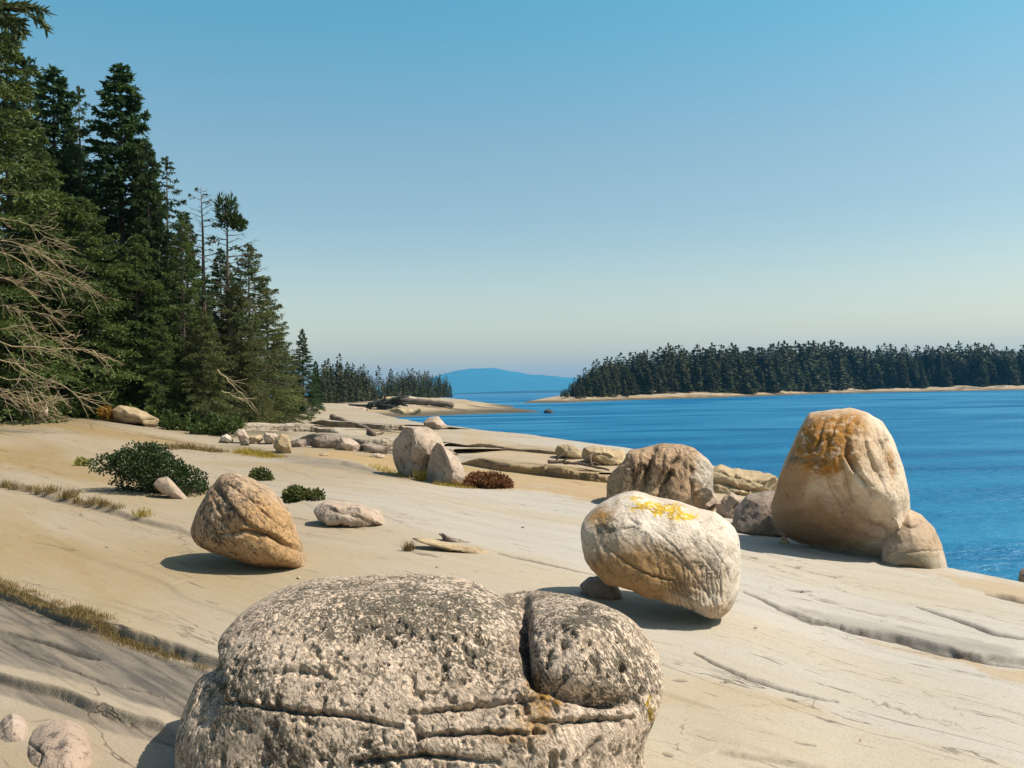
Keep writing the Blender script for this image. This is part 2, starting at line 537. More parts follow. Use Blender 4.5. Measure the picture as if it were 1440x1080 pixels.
xtra = np.array([(-6, 3, -1.45), (6, 3.2, -2.0), (-14, 14, -0.95), (-25, 28, 0.1), (0, 1, -1.62), (-3, 1, -1.55), (3, 1, -1.78), (-45, 60, 0.5), (-40, 95, 0.0),
                 (9, 9, -2.3), (-14, 30, -0.55), (-17, 40, -0.4), (-22, 75, -0.6), (0, 60, -1.6), (10, 30, -1.8)], float)
xtra[:, 2] += H
CP = np.vstack([lp, xtra])


def ab(X, Y):
    return np.stack([4.0 * X / Y, np.log(Y)], -1)


def tps(r2):
    return 0.5 * r2 * np.log(r2 + 1e-12)


_c = ab(CP[:, 0], CP[:, 1])
_n = len(_c)
_K = tps(((_c[:, None] - _c[None]) ** 2).sum(-1)) + np.eye(_n) * 0.004
_Pm = np.hstack([np.ones((_n, 1)), _c])
_A = np.block([[_K, _Pm], [_Pm.T, np.zeros((3, 3))]])
_w = np.linalg.solve(_A, np.concatenate([CP[:, 2], np.zeros(3)]))

CREST = np.array([(1900, 8.2), (1500, 9.0), (1440, 9.3), (1330, 9.9), (1240, 12.0), (1150, 15.5), (1090, 17.6), (1000, 22), (880, 27.5), (800, 31), (700, 37.5), (620, 44), (560, 56), (520, 72), (480, 95), (440, 105), (-3000, 110)], float)[::-1]


def zsmooth(X, Y, crest=True):
    X = np.asarray(X, float)
    Y = np.asarray(Y, float)
    q = ab(X, Y)
    z = _w[_n] + _w[_n + 1] * q[..., 0] + _w[_n + 2] * q[..., 1]
    for k in range(_n):
        z = z + _w[k] * tps((q[..., 0] - _c[k, 0]) ** 2 + (q[..., 1] - _c[k, 1]) ** 2)
    if crest:
        Yc = np.exp(np.interp(CX + F * X / Y, CREST[:, 0], np.log(CREST[:, 1])))
        d = np.maximum(0, Y - Yc) / (0.35 + 0.05 * Yc)
        z = z - np.where(d < 1, 0.35 * d * d, 0.35 + 0.7 * (d - 1))
    return np.maximum(z, -1.5)


def hit(px, py, y0=2.0, y1=110.0):
    """depth at which the ray through a photograph pixel meets the ground"""
    Ys = np.exp(np.linspace(math.log(y0), math.log(y1), 1500))
    p = P(np.full(Ys.shape, float(px)), np.full(Ys.shape, float(py)), 1.0)
    X = p[:, 0] * Ys
    zr = H + (p[:, 2] - H) * Ys
    g = zsmooth(X, Ys)
    below = np.nonzero(zr < g)[0]
    return float(Ys[below[0]]) if len(below) else y1


lnY = np.concatenate([np.arange(math.log(0.7), math.log(3.4), 0.02), np.arange(math.log(3.4), math.log(14), 0.0030),
                      np.arange(math.log(14), math.log(45), 0.0048), np.arange(math.log(45), math.log(170), 0.012)])
pxs = np.concatenate([np.linspace(-6000, -300, 60), np.arange(-280, -40, 8), np.arange(-40, 1480, 2.0), np.arange(1480, 1760, 8), np.linspace(1780, 4500, 40)])
GX, GY = np.meshgrid((pxs - CX) / F, np.exp(lnY))
GX = (GX * GY).ravel()
GY = GY.ravel()
GZ = zsmooth(GX, GY)
V = np.stack([GX, GY, GZ], -1)
ipx, ipy = proj(V)
t_ = (GX - GY) / math.sqrt(2)
u_ = (GX + GY) / math.sqrt(2)
st = np.stack([t_, u_, np.zeros_like(t_)], -1)
warp = fbm(st * np.array([0.25, 0.5, 1]), 3, 5)
# gentle waves and strata along the strike of the rock
GZ = GZ + 0.03 * fbm(st * np.array([0.10, 0.55, 1]) + 3.1, 3, 11) * np.clip(GY / 6, 0.3, 2.0)
und = fbm(np.stack([t_ * 0.30, u_ * 3.2 + warp * 1.6, 0 * t_], -1), 4, 21)
GZ = GZ + 0.009 * und
terr = (u_ * 1.5 + warp * 1.4 + 0.2 * und)
saw = terr - np.floor(terr)
GZ = GZ + 0.014 * (sstep(0.0, 0.10, saw) - saw) * sstep(-0.2, 0.4, fbm(st * np.array([0.15, 0.4, 1]) + 9, 2, 31))
crack = np.zeros_like(GZ)
dark = np.zeros_like(GZ)
ochre = np.zeros_like(GZ)
soil = np.zeros_like(GZ)
wob1 = 3.0 * fbm(np.stack([ipx / 40, ipy / 40, 0 * ipx], -1), 3, 41)
wob2 = 1.6 * fbm(np.stack([ipx / 9, ipy / 9, 0 * ipx], -1), 3, 43)
wob = wob1 + wob2


def mpp():
    return GY / F


def ledge(line, heights, decay, face=2.5, stain=0.8, rag=1.0, rag2=0.35):
    """far side of the line is raised: a riser that faces the camera"""
    global GZ, crack, dark
    xs = [a for a, b in line]
    ys = [b for a, b in line]
    yl = np.interp(ipx, xs, ys) + wob1 * rag + wob2 * rag2
    hh = np.interp(ipx, np.linspace(xs[0], xs[-1], len(heights)), heights, left=0, right=0)
    hh = hh * sstep(xs[0], xs[0] + 40, ipx) * sstep(xs[-1], xs[-1] - 40, ipx)
    d = yl - ipy                                  # > 0 beyond the line
    up = sstep(0, face, d) * np.exp(-np.maximum(0, d - face) / decay)
    GZ = GZ + hh * up
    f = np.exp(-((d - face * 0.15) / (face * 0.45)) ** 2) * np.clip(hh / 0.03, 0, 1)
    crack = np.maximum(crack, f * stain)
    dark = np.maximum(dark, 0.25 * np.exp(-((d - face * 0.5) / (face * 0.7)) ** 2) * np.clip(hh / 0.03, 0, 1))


def fissure(line, w, depth, stain=0.95, rag=0.6):
    global GZ, crack
    xs = [a for a, b in line]
    x0, x1 = min(xs) - 20, max(xs) + 20
    m = (ipx > x0) & (ipx < x1) & (ipy > min(b for a, b in line) - 20) & (ipy < max(b for a, b in line) + 20)
    d, t = seg_dist(ipx[m], ipy[m] + wob[m] * rag, line)
    ww = w * (0.35 + 0.65 * np.sin(np.pi * np.clip(t, 0.02, 0.98)))
    f = np.exp(-(d / ww) ** 2)
    g = np.zeros_like(GZ)
    g[m] = f
    GZ = GZ - depth * g
    crack = np.maximum(crack, stain * g)


def band(lo, hi, soft, amt, arr, rag=2.0):
    """mask between two lines of the photograph (upper, lower)"""
    y0 = np.interp(ipx, [a for a, b in lo], [b for a, b in lo])
    y1 = np.interp(ipx, [a for a, b in hi], [b for a, b in hi])
    x0, x1 = max(lo[0][0], hi[0][0]), min(lo[-1][0], hi[-1][0])
    mk_ = sstep(-soft, soft, ipy + wob * rag - y0) * sstep(-soft, soft, y1 - ipy - wob * rag) * sstep(x0 - 1, x0 + 25, ipx) * sstep(x1 + 1, x1 - 25, ipx)
    return np.maximum(arr, amt * mk_)


ledge([(1040, 828), (1090, 853), (1140, 873), (1200, 888), (1260, 898), (1320, 915), (1380, 928), (1440, 936), (1700, 985)], [0.0, 0.02, 0.04, 0.045, 0.04, 0.03, 0.02], 70, 2.6, 0.35, 1.0, 0.0)
ledge([(400, 652), (480, 655), (545, 668)], [0.05, 0.08, 0.05], 10, 3, 0.3, 0.6, 0.1)
ledge([(-200, 770), (0, 840), (100, 880), (200, 914), (300, 943), (420, 985)], [0.05, 0.10, 0.09, 0.07, 0.03], 60, 4, 0.5)
ledge([(-200, 625), (0, 686), (60, 700), (120, 717), (200, 738), (330, 770)], [0.06, 0.07, 0.06, 0.04, 0.0], 50, 4, 0.4)
ledge([(-200, 900), (0, 962), (80, 985), (160, 1015), (260, 1042)], [0.03, 0.05, 0.06, 0.04], 30, 4, 0.25)
ledge([(960, 1075), (1010, 1060), (1100, 1075), (1200, 1095)], [0, 0.02, 0.015, 0], 30, 3, 0.4)
fissure([(1180, 884), (1200, 889), (1260, 899), (1320, 916), (1380, 929), (1460, 940)], 2.6, 0.03, 0.95, 0.45)
fissure([(1045, 831), (1090, 854), (1140, 874), (1210, 891)], 2.0, 0.02, 0.8, 0.9)
dark = band([(1100, 850), (1200, 874), (1300, 893), (1440, 918)], [(1100, 858), (1200, 889), (1300, 911), (1440, 936)], 3, 0.4, dark, 1.0)
fissure([(975, 920), (1020, 943), (1080, 966), (1130, 980), (1178, 990)], 2.2, 0.03)
fissure([(1288, 858), (1340, 875), (1400, 894), (1450, 903)], 2.0, 0.03)
fissure([(1385, 838), (1415, 844), (1450, 854)], 3.0, 0.05)
fissure([(700, 780), (730, 787), (770, 795), (850, 812)], 1.4, 0.02)
fissure([(1200, 985), (1250, 990), (1300, 1010), (1350, 1022)], 1.0, 0.01, 0.5, 2.5)
fissure([(1105, 829), (1125, 832), (1142, 834)], 1.5, 0.01, 0.7)
fissure([(945, 960), (965, 962)], 1.6, 0.01, 0.8)
fissure([(1115, 1050), (1148, 1055)], 1.4, 0.01, 0.8)
fissure([(930, 1060), (945, 1066)], 2.4, 0.01, 0.8)
fissure([(1010, 962), (1024, 963)], 1.2, 0.01, 0.7)
fissure([(10, 892), (60, 907), (120, 925), (140, 930)], 2.4, 0.03, 0.9)
fissure([(0, 905), (60, 935), (140, 965), (230, 985)], 1.6, 0.02, 0.7, 1.5)
fissure([(580, 779), (600, 783), (616, 786)], 1.2, 0.01, 0.8)
fissure([(430, 602), (470, 610), (512, 614)], 1.2, 0.06, 0.8)
fissure([(240, 600), (330, 612)], 1.2, 0.03, 0.6)
fissure([(190, 612), (250, 622), (300, 628)], 1.6, 0.02, 0.5)
for k in range(46):                               # short hairline cracks that follow the strike
    a, b = rng.uniform(0, 1440), rng.uniform(720, 1075)
    L = rng.uniform(15, 70)
    s = rng.uniform(0.16, 0.30)
    fissure([(a, b), (a + L * 0.5, b + L * 0.5 * s + rng.normal() * 1.5), (a + L, b + L * s)], rng.uniform(0.5, 0.9), 0.005, rng.uniform(0.25, 0.6), 0.8)
dark = band([(-300, 760), (0, 842), (100, 882), (200, 916), (300, 948), (400, 985)], [(-300, 850), (0, 948), (100, 968), (200, 1000), (300, 1020), (400, 1040)], 4, 0.95, dark, 1.2)
dark = band([(-300, 890), (0, 962), (80, 985), (160, 1014), (260, 1040), (300, 1050)], [(-300, 905), (0, 978), (80, 1004), (160, 1032), (260, 1056), (300, 1060)], 3, 0.75, dark, 0.8)
dark = band([(300, 622), (380, 634), (480, 652), (560, 668), (640, 682)], [(300, 633), (380, 645), (480, 662), (560, 675), (640, 686)], 4, 0.38, dark, 0.6)  # soft shading along the near slab's rounded edge, painted as a dark band
dark = band([(640, 636), (700, 644), (780, 655), (860, 664)], [(640, 650), (700, 658), (780, 668), (860, 676)], 3, 0.25, dark, 0.8)
dark = band([(440, 622), (480, 626), (560, 630), (640, 634)], [(440, 631), (480, 636), (560, 640), (640, 644)], 3, 0.5, dark, 0.8)
ochre = band([(420, 634), (520, 640), (600, 645), (660, 655), (760, 668), (860, 676), (900, 690)], [(420, 640), (500, 652), (560, 669), (660, 684), (760, 694), (860, 708), (900, 712)], 4, 0.95, ochre)
ochre = band([(640, 605), (700, 620), (780, 630), (860, 640), (1000, 655), (1095, 670)], [(640, 632), (700, 648), (780, 664), (860, 674), (1000, 720), (1095, 740)], 5, 0.6, ochre)
ochre = band([(1225, 770), (1300, 790), (1340, 806), (1440, 822), (1600, 850)], [(1225, 792), (1300, 806), (1360, 828), (1440, 858), (1600, 900)], 4, 0.6, ochre)
ochre = band([(900, 950), (1000, 960), (1100, 985), (1180, 1000)], [(900, 990), (1000, 1000), (1100, 1010), (1180, 1010)], 10, 0.35, ochre)
ochre = band([(1200, 895), (1330, 920), (1400, 936), (1500, 950)], [(1200, 900), (1330, 926), (1400, 952), (1500, 985)], 5, 0.7, ochre)
tan = np.clip(1.0 - (ipx - 120) / 760, 0, 1) * 0.88 + 0.18 * sstep(700, 640, ipy)
tan = tan + 0.12 * np.exp(-((ipx - 950) / 260) ** 2) * sstep(900, 1000, ipy) * sstep(1300, 1000, ipx)
soil = sstep(26, 34, GY) * sstep(-0.22, -0.27, GX / GY)
soil = np.maximum(soil, sstep(620, 560, ipy) * sstep(395, 340, ipx) * sstep(24, 29, GY))
wet = sstep(0.75, 0.15, GZ) * (GY < 160)
V[:, 2] = GZ
ground = mk("ground", V, grid_faces(len(lnY), len(pxs)), M["ground"], attrs=dict(crack=np.clip(crack, 0, 1), dark=np.clip(dark, 0, 1), ochre=ochre, soil=soil, tan=np.clip(tan, 0, 1), wet=wet))
tag(ground, kind="structure")
_GZ = GZ.reshape(len(lnY), len(pxs))


def gz(X, Y):
    """height of the finished ground mesh"""
    a = CX + F * X / Y
    j = int(np.clip(np.searchsorted(pxs, a), 1, len(pxs) - 1))
    i = int(np.clip(np.searchsorted(lnY, math.log(Y)), 1, len(lnY) - 1))
    tj = np.clip((a - pxs[j - 1]) / (pxs[j] - pxs[j - 1]), 0, 1)
    ti = np.clip((math.log(Y) - lnY[i - 1]) / (lnY[i] - lnY[i - 1]), 0, 1)
    z = _GZ[i - 1:i + 1, j - 1:j + 1]
    return float((z[0, 0] * (1 - tj) + z[0, 1] * tj) * (1 - ti) + (z[1, 0] * (1 - tj) + z[1, 1] * tj) * ti)


def on_ground(px, py):
    Y = hit(px, py)
    X = float(P(px, py, Y)[0])
    return np.array([X, Y, gz(X, Y)])


# ------------------------------------------------------------------ boulders
_cube = {}


def cubesphere(n):
    if n in _cube:
        return _cube[n]
    g = np.tan(np.linspace(-1, 1, n) * math.pi / 4)
    a, b = np.meshgrid(g, g)
    a, b = a.ravel(), b.ravel()
    o = np.ones_like(a)
    fs = [(o, a, b), (-o, -a, b), (-a, o, b), (a, -o, b), (-b, a, o), (b, a, -o)]
    Vs = np.concatenate([np.stack(f, -1) for f in fs])
    Vs /= np.linalg.norm(Vs, axis=1, keepdims=True)
    Q = np.concatenate([grid_faces(n, n) + k * n * n for k in range(6)])
    key = np.round(Vs * 1e5).astype(np.int64)
    _, first, inv = np.unique(key, axis=0, return_index=True, return_inverse=True)
    r = (Vs[first], inv.ravel()[Q])
    _cube[n] = r
    return r


def vnormals(V, Q):
    fn = np.cross(V[Q[:, 2]] - V[Q[:, 0]], V[Q[:, 3]] - V[Q[:, 1]])
    N = np.zeros_like(V)
    for k in range(4):
        for a in range(3):
            N[:, a] += np.bincount(Q[:, k], weights=fn[:, a], minlength=len(V))
    return N / (np.linalg.norm(N, axis=1, keepdims=True) + 1e-12)


def boulder(name, label, cat, outline, Y, depth, mat, n=60, p=2.3, rough=1.0, facet=0.0, lean=0.0, grooves=(), bulges=(), stains_and_light=(), seed=0, group=None, back=None, sm=2, harm=10, cuts=(), tex=0.0):
    """a rock whose silhouette from the photograph's place is `outline`, standing `Y` metres away, `depth` metres deep each way"""
    ol = np.array(outline, float)
    nx_ = np.roll(ol, -1, axis=0)
    cr = ol[:, 0] * nx_[:, 1] - nx_[:, 0] * ol[:, 1]
    A6 = 3 * cr.sum()
    cx = float(((ol[:, 0] + nx_[:, 0]) * cr).sum() / A6)
    cy = float(((ol[:, 1] + nx_[:, 1]) * cr).sum() / A6)
    ring = np.vstack([ol, ol[:1]])
    sub = np.concatenate([ring[k] + (ring[k + 1] - ring[k]) * np.linspace(0, 1, 24, endpoint=False)[:, None] for k in range(len(ol))])
    th = np.arctan2(-(sub[:, 1] - cy), sub[:, 0] - cx)
    rr = np.hypot(sub[:, 0] - cx, sub[:, 1] - cy)
    o = np.argsort(th)
    tg = np.linspace(-np.pi, np.pi, 361)
    rg = np.interp(tg, np.concatenate([th[o] - 2 * np.pi, th[o], th[o] + 2 * np.pi]), np.tile(rr[o], 3))
    kk = np.exp(-np.linspace(-2, 2, 9) ** 2)
    kk /= kk.sum()
    sm9 = lambda a: np.convolve(np.concatenate([a[-5:-1], a, a[1:5]]), kk, "valid")
    for _ in range(int(sm)):
        rg = sm9(rg)
    size = (np.ptp(ol[:, 0]) + np.ptp(ol[:, 1])) / 2 * Y / F
    c0 = P(cx, cy, Y)
    vd = c0 - np.array([0, 0, H])
    vd = vd / vd[1]

    def shape(n, rad):
        d, Q = cubesphere(n)
        theta = np.arctan2(d[:, 2], d[:, 0])
        rho = np.sqrt(d[:, 0] ** 2 + d[:, 2] ** 2)
        e = 2.0 / p
        r = np.interp(theta, tg, rad) * rho ** e
        ydep = np.sign(d[:, 1]) * np.abs(d[:, 1]) ** e
        px = cx + r * np.cos(theta)
        py = cy - r * np.sin(theta)
        Yv = Y + np.where(ydep < 0, depth, back or depth) * ydep + lean * (cy - py) * Y / F
        V = P(px, py, Y)
        V[:, 0] += vd[0] * (Yv - Y)
        V[:, 1] = Yv
        N = vnormals(V, Q)
        if (N * (V - V.mean(0))).sum() < 0:
            Q = Q[:, ::-1]
            N = -N
        pn = V / size
        edge = np.clip(1 - 0.75 * rho ** 6, 0.25, 1)
        disp = rough * size * (0.055 * fbm(pn * 2.6 + seed * 7.7, 3, seed) + 0.022 * fbm(pn * 8 + seed, 3, seed + 3))
        if n > 30:
            disp = disp + rough * size * 0.010 * fbm(pn * 24, 3, seed + 5)
        if tex and n > 62:
            pit = fbm(V * np.array([34.0, 34.0, 22.0]), 3, seed + 7)
            disp = disp - tex * np.maximum(0, pit - 0.05)
        c = V.mean(0)
        planes = [(np.array(q) / np.linalg.norm(q), fr) for q, fr in cuts]
        if facet:
            dirs = np.random.default_rng(seed + 50).normal(size=(14, 3))
            planes += [(q / np.linalg.norm(q), 0.10 * facet) for q in dirs]
        for q, fr in planes:
            sd_ = (V - c) @ q
            lim = np.quantile(sd_, 1 - fr)
            V = V - q * (np.maximum(0, sd_ - lim) * 0.9)[:, None]
        if planes:
            N = vnormals(V, Q)
        V = V + N * (disp * edge)[:, None]
        return V, Q, N

    rad = rg.copy()
    for it in range(3):                        # make the seen silhouette agree with the outline
        V, Q, N = shape(min(n, 60), rad)
        qx, qy = proj(V)
        a = np.arctan2(-(qy - cy), qx - cx)
        r_ = np.hypot(qx - cx, qy - cy)
        b = np.clip(((a + np.pi) / (2 * np.pi) * 60).astype(int), 0, 59)
        mx = np.zeros(60)
        np.maximum.at(mx, b, r_)
        mid = (np.arange(60) + 0.5) / 60 * 2 * np.pi - np.pi
        tgt = np.array([np.interp(np.linspace(m_ - 0.052, m_ + 0.052, 5), tg, rg).max() for m_ in mid])
        ratio = np.where(mx > 0, tgt / np.maximum(mx, 1e-6), 1.0)
        ratio = np.clip(ratio, 0.75, 1.3)
        fq = np.fft.rfft(ratio)
        fq[harm:] = 0
        ratio = np.clip(np.fft.irfft(fq, 60), 0.75, 1.3) ** 0.85
        rt = np.interp(tg, np.concatenate([mid[-1:] - 2 * np.pi, mid, mid[:1] + 2 * np.pi]), np.concatenate([ratio[-1:], ratio, ratio[:1]]))
        rad = rad * sm9(rt)
    V, Q, N = shape(n, rad)
    px, py = proj(V)
    front = sstep(0.25, -0.15, N[:, 1])
    crack = np.zeros(len(V))
    for g in grooves:
        line, w, dpt = g[0], g[1], g[2]
        dark_ = g[3] if len(g) > 3 else 0.7
        wb = 2.2 * fbm(np.stack([px / 9, py / 9, 0 * px], -1), 3, seed + 9)
        dd, t = seg_dist(px + wb * 1.5, py + wb * 1.5, line)
        vary = (0.3 + 0.7 * np.sin(np.pi * np.clip(t, 0.05, 0.95))) * front
        f = np.exp(-(dd / w) ** 2) * vary
        V = V - N * (dpt * f)[:, None]
        crack = np.maximum(crack, dark_ * np.exp(-(dd / (w * 0.42)) ** 2) * vary)
    for (bx, by, rx, ry, amt) in bulges:
        f = np.exp(-(((px - bx) / rx) ** 2 + ((py - by) / ry) ** 2)) * front
        V = V + N * (amt * f)[:, None]
    at = dict(crack=np.clip(crack, 0, 1))
    for k in ("lichen", "ochre", "yellow", "stain", "warm"):
        at[k] = np.zeros(len(V))
    jx = 10 * fbm(np.stack([px / 16, py / 16, 0 * px], -1), 4, seed + 4)
    jy = 10 * fbm(np.stack([px / 16, py / 16, 9 + 0 * px], -1), 4, seed + 4)
    for (kind, bx, by, rx, ry, amt) in stains_and_light:
        f = sstep(1.35, 0.45, np.hypot((px + jx - bx) / rx, (py + jy - by) / ry)) * amt * front
        at[kind] = np.maximum(at[kind], f)
    loc = (float(V[:, 0].mean()), float(V[:, 1].mean()), float(V[:, 2].min()))
    ob = mk(name, V, Q, mat, attrs=at, loc=loc)
    tag(ob, label, cat, group)
    return ob


def base_Y(px, py, depth, k=0.55):
    return hit(px, py) + depth * k


FORE = [(250, 1130), (251, 1060), (258, 1000), (276, 955), (290, 928), (300, 905), (330, 873), (370, 845), (420, 820), (480, 811), (530, 807), (590, 808), (640, 814),
        (690, 821), (722, 829), (737, 846), (752, 838), (790, 836), (830, 848), (862, 866), (892, 888), (920, 914), (930, 942), (924, 975), (912, 1000), (908, 1030), (916, 1075), (915, 1150), (800, 1200), (420, 1200)]
boulder("boulder", "huge rough grey boulder covered in black lichen, nearest of all, cut by the bottom edge", "boulder", FORE, 3.95, 0.75, M["fore"], n=300, p=2.6, rough=0.34, harm=9, sm=1, lean=0.28, seed=1, tex=0.050,
        grooves=[([(300, 985), (350, 990), (420, 1001), (480, 1005), (520, 1013), (565, 1024)], 3.6, 0.045, 0.8),
                 ([(575, 1003), (640, 996), (700, 988), (748, 985)], 3.6, 0.05, 0.8),
                 ([(590, 1037), (660, 1030), (765, 1033)], 3.6, 0.05, 0.8),
                 ([(500, 1072), (600, 1062), (700, 1072)], 3.6, 0.05, 0.8),
                 ([(740, 1016), (820, 1013), (888, 1010)], 3.6, 0.045, 0.8),
                 ([(736, 836), (733, 870), (736, 905), (742, 935), (760, 962)], 9, 0.14, 0.75),
                 ([(752, 955), (800, 975), (850, 983), (892, 984)], 10, 0.12, 0.6),
                 ([(802, 872), (812, 884), (826, 892)], 12, 0.035, 0.1),
                 ([(290, 905), (300, 960), (285, 1010)], 12, 0.08, 0.5),
                 ([(820, 1070), (840, 1040), (830, 1085)], 5, 0.02, 0.8),
                 ([(350, 950), (420, 940), (470, 955)], 5, 0.02, 0.4),
                 ([(640, 880), (680, 905), (715, 920)], 5, 0.02, 0.4)],
        bulges=[(830, 905, 72, 52, 0.11), (690, 1045, 150, 30, 0.02)],
        stains_and_light=[("lichen", 600, 845, 260, 55, 0.75), ("lichen", 800, 880, 70, 45, 0.65), ("lichen", 690, 930, 70, 50, 0.5), ("lichen", 330, 960, 60, 70, 0.5), ("lichen", 850, 960, 70, 30, 0.4),
                ("lichen", 450, 1050, 150, 60, 0.35), ("ochre", 775, 980, 32, 16, 1.0), ("ochre", 748, 955, 16, 18, 0.9), ("ochre", 755, 1005, 30, 40, 0.8), ("ochre", 720, 1035, 50, 14, 0.6), ("yellow", 912, 1000, 8, 26, 0.8)])

LEFTB = [(267, 747), (277, 717), (293, 690), (310, 668), (327, 664), (353, 672), (383, 688), (407, 717), (423, 760), (433, 797), (423, 801), (393, 796), (360, 792), (327, 785), (293, 775), (273, 763)]
boulder("boulder", "orange cracked boulder with a pointed right foot and a black shadow on its left", "boulder", LEFTB, hit(360, 797) + 0.12, 0.5, M["left"], n=140, p=2.25, rough=0.8, seed=2, tex=0.012,
        grooves=[([(312, 751), (345, 747), (377, 753), (400, 765), (424, 776)], 3.5, 0.06, 0.8), ([(303, 687), (325, 712), (345, 737), (368, 748)], 3.0, 0.04, 0.8),
                 ([(320, 680), (350, 700), (372, 712)], 2.0, 0.02, 0.6), ([(285, 720), (300, 745), (305, 770)], 3, 0.03, 0.6), ([(345, 690), (370, 720), (398, 742)], 2, 0.018, 0.5), ([(298, 700), (318, 735), (330, 765)], 2.2, 0.02, 0.5)],
        bulges=[(380, 782, 45, 16, 0.05)],
        stains_and_light=[("lichen", 320, 700, 50, 60, 0.55), ("lichen", 290, 740, 25, 40, 0.5), ("warm", 385, 750, 60, 55, 0.8)])

BAL = [(816, 743), (819, 732), (830, 721), (849, 705), (868, 694), (890, 690), (915, 696), (947, 704), (978, 712), (1015, 726), (1032, 739), (1038, 754), (1042, 785), (1041, 822), (1031, 850), (1020, 868),
       (1008, 869), (978, 860), (947, 850), (905, 839), (863, 822), (838, 810), (824, 789), (817, 760)]
boulder("boulder", "cream boulder with yellow lichen on its crown, propped on a small stone", "boulder", BAL, hit(1012, 872) + 0.08, 0.55, M["cream"], n=170, p=2.9, rough=0.7, facet=0.15, tex=0.010, sm=1, seed=3, lean=0.15,
        grooves=[([(850, 768), (880, 790), (910, 808), (950, 818), (985, 826)], 2.2, 0.02, 0.8), ([(880, 745), (895, 735), (885, 728)], 2.5, 0.02, 0.6), ([(945, 825), (965, 845), (975, 858)], 1.8, 0.012, 0.7),
                 ([(960, 790), (985, 820), (1005, 850)], 1.8, 0.012, 0.7), ([(985, 780), (1010, 810), (1018, 850)], 1.6, 0.012, 0.7), ([(940, 800), (960, 822), (985, 850)], 1.6, 0.01, 0.6), ([(995, 760), (1020, 795), (1030, 830)], 1.4, 0.008, 0.5),
                 ([(838, 765), (845, 790), (870, 815)], 1.8, 0.01, 0.4), ([(900, 760), (925, 790), (930, 835)], 1.6, 0.008, 0.5), ([(920, 745), (950, 770), (970, 800)], 1.5, 0.008, 0.4)]
        + [([(905 + k * 8, 752 + k * 5), (930 + k * 7, 790 + (k % 4) * 6), (942 + k * 6, 832 + (k % 3) * 6), (950 + k * 5.4, 860 + (k % 2) * 4)], 1.0, 0.010, 0.75) for k in range(13)]
        + [([(930 + k * 9, 826 - k * 5 + (k % 3) * 7), (960 + k * 8, 838 - k * 6), (985 + k * 6, 850 - k * 9)], 0.9, 0.008, 0.7) for k in range(6)],
        stains_and_light=[("lichen", 985, 800, 40, 60, 0.6), ("lichen", 900, 790, 60, 40, 0.35), ("yellow", 925, 713, 48, 12, 0.95), ("yellow", 885, 702, 26, 7, 0.8), ("yellow", 960, 724, 26, 8, 0.9), ("ochre", 838, 722, 22, 22, 0.9), ("lichen", 860, 742, 38, 22, 0.8), ("lichen", 950, 775, 55, 35, 0.55),
                ("lichen", 940, 810, 80, 35, 0.5), ("lichen", 835, 760, 20, 40, 0.5), ("warm", 895, 812, 110, 52, 1.0), ("ochre", 1015, 858, 18, 14, 0.6)])
boulder("stone", "small dark support stone wedged under the propped cream boulder", "stone", [(816, 822), (822, 814), (842, 809), (862, 815), (873, 832), (876, 845), (840, 846), (818, 840)], hit(845, 846) + 0.16, 0.14, M["grey"], n=30, p=2.8, facet=0.5, seed=4)

BIG = [(1137, 581), (1170, 576), (1196, 574), (1220, 580), (1243, 595), (1257, 620), (1270, 655), (1276, 690), (1279, 720), (1276, 748), (1262, 772), (1248, 789), (1200, 783), (1150, 771), (1115, 760), (1095, 745), (1087, 725), (1088, 700), (1095, 670), (1106, 643), (1120, 612)]
boulder("boulder", "tallest boulder, smooth tan dome with ochre lichen on its upper left, against the blue water", "boulder", BIG, hit(1200, 788) + 0.35, 0.75, M["big"], n=190, p=2.35, rough=0.75, seed=5, lean=0.05, facet=0.12, tex=0.012, sm=1, cuts=[((-0.45, -0.62, -0.62), 0.30)],
        grooves=[([(1190, 610), (1192, 640), (1205, 665), (1222, 690)], 4.0, 0.09, 0.7), ([(1213, 600), (1222, 640), (1236, 668), (1240, 690)], 2.5, 0.025, 0.5), ([(1160, 668), (1172, 692), (1186, 716)], 2.5, 0.03, 0.4), ([(1230, 600), (1240, 625), (1248, 660)], 2.0, 0.025, 0.5), ([(1180, 645), (1190, 675), (1195, 700)], 3.5, 0.05, 0.5), ([(1242, 600), (1247, 620), (1250, 630)], 2, 0.03, 0.8),
                 ([(1210, 605), (1228, 650), (1233, 680)], 2.5, 0.02, 0.15), ([(1246, 632), (1254, 660), (1258, 685)], 3, 0.03, 0.25), ([(1120, 643), (1150, 652), (1170, 648)], 4, 0.06, 0.4), ([(1165, 662), (1175, 685), (1190, 705)], 3, 0.03, 0.2),
                 ([(1218, 735), (1240, 742), (1256, 760)], 5, 0.05, 0.3), ([(1160, 595), (1150, 625), (1140, 640)], 3, 0.03, 0.3), ([(1180, 585), (1170, 610), (1160, 640)], 3, 0.03, 0.3), ([(1195, 590), (1185, 612)], 3, 0.03, 0.3), ([(1205, 590), (1195, 612)], 2.5, 0.025, 0.3)],
        bulges=[(1205, 640, 10, 40, 0.03), (1170, 690, 14, 28, 0.05), (1240, 700, 30, 25, 0.07), (1150, 735, 60, 25, 0.05), (1165, 615, 35, 30, 0.04)],
        stains_and_light=[("ochre", 1158, 622, 58, 52, 1.0), ("ochre", 1185, 602, 36, 26, 1.0), ("ochre", 1162, 656, 36, 16, 1.0), ("stain", 1140, 648, 26, 6, 0.6), ("lichen", 1150, 610, 40, 30, 0.5), ("ochre", 1252, 655, 6, 26, 0.6), ("warm", 1150, 738, 85, 46, 0.85), ("warm", 1110, 680, 30, 55, 0.75)])  # warm patches: brown stain plus the lower-left shade put into the colour
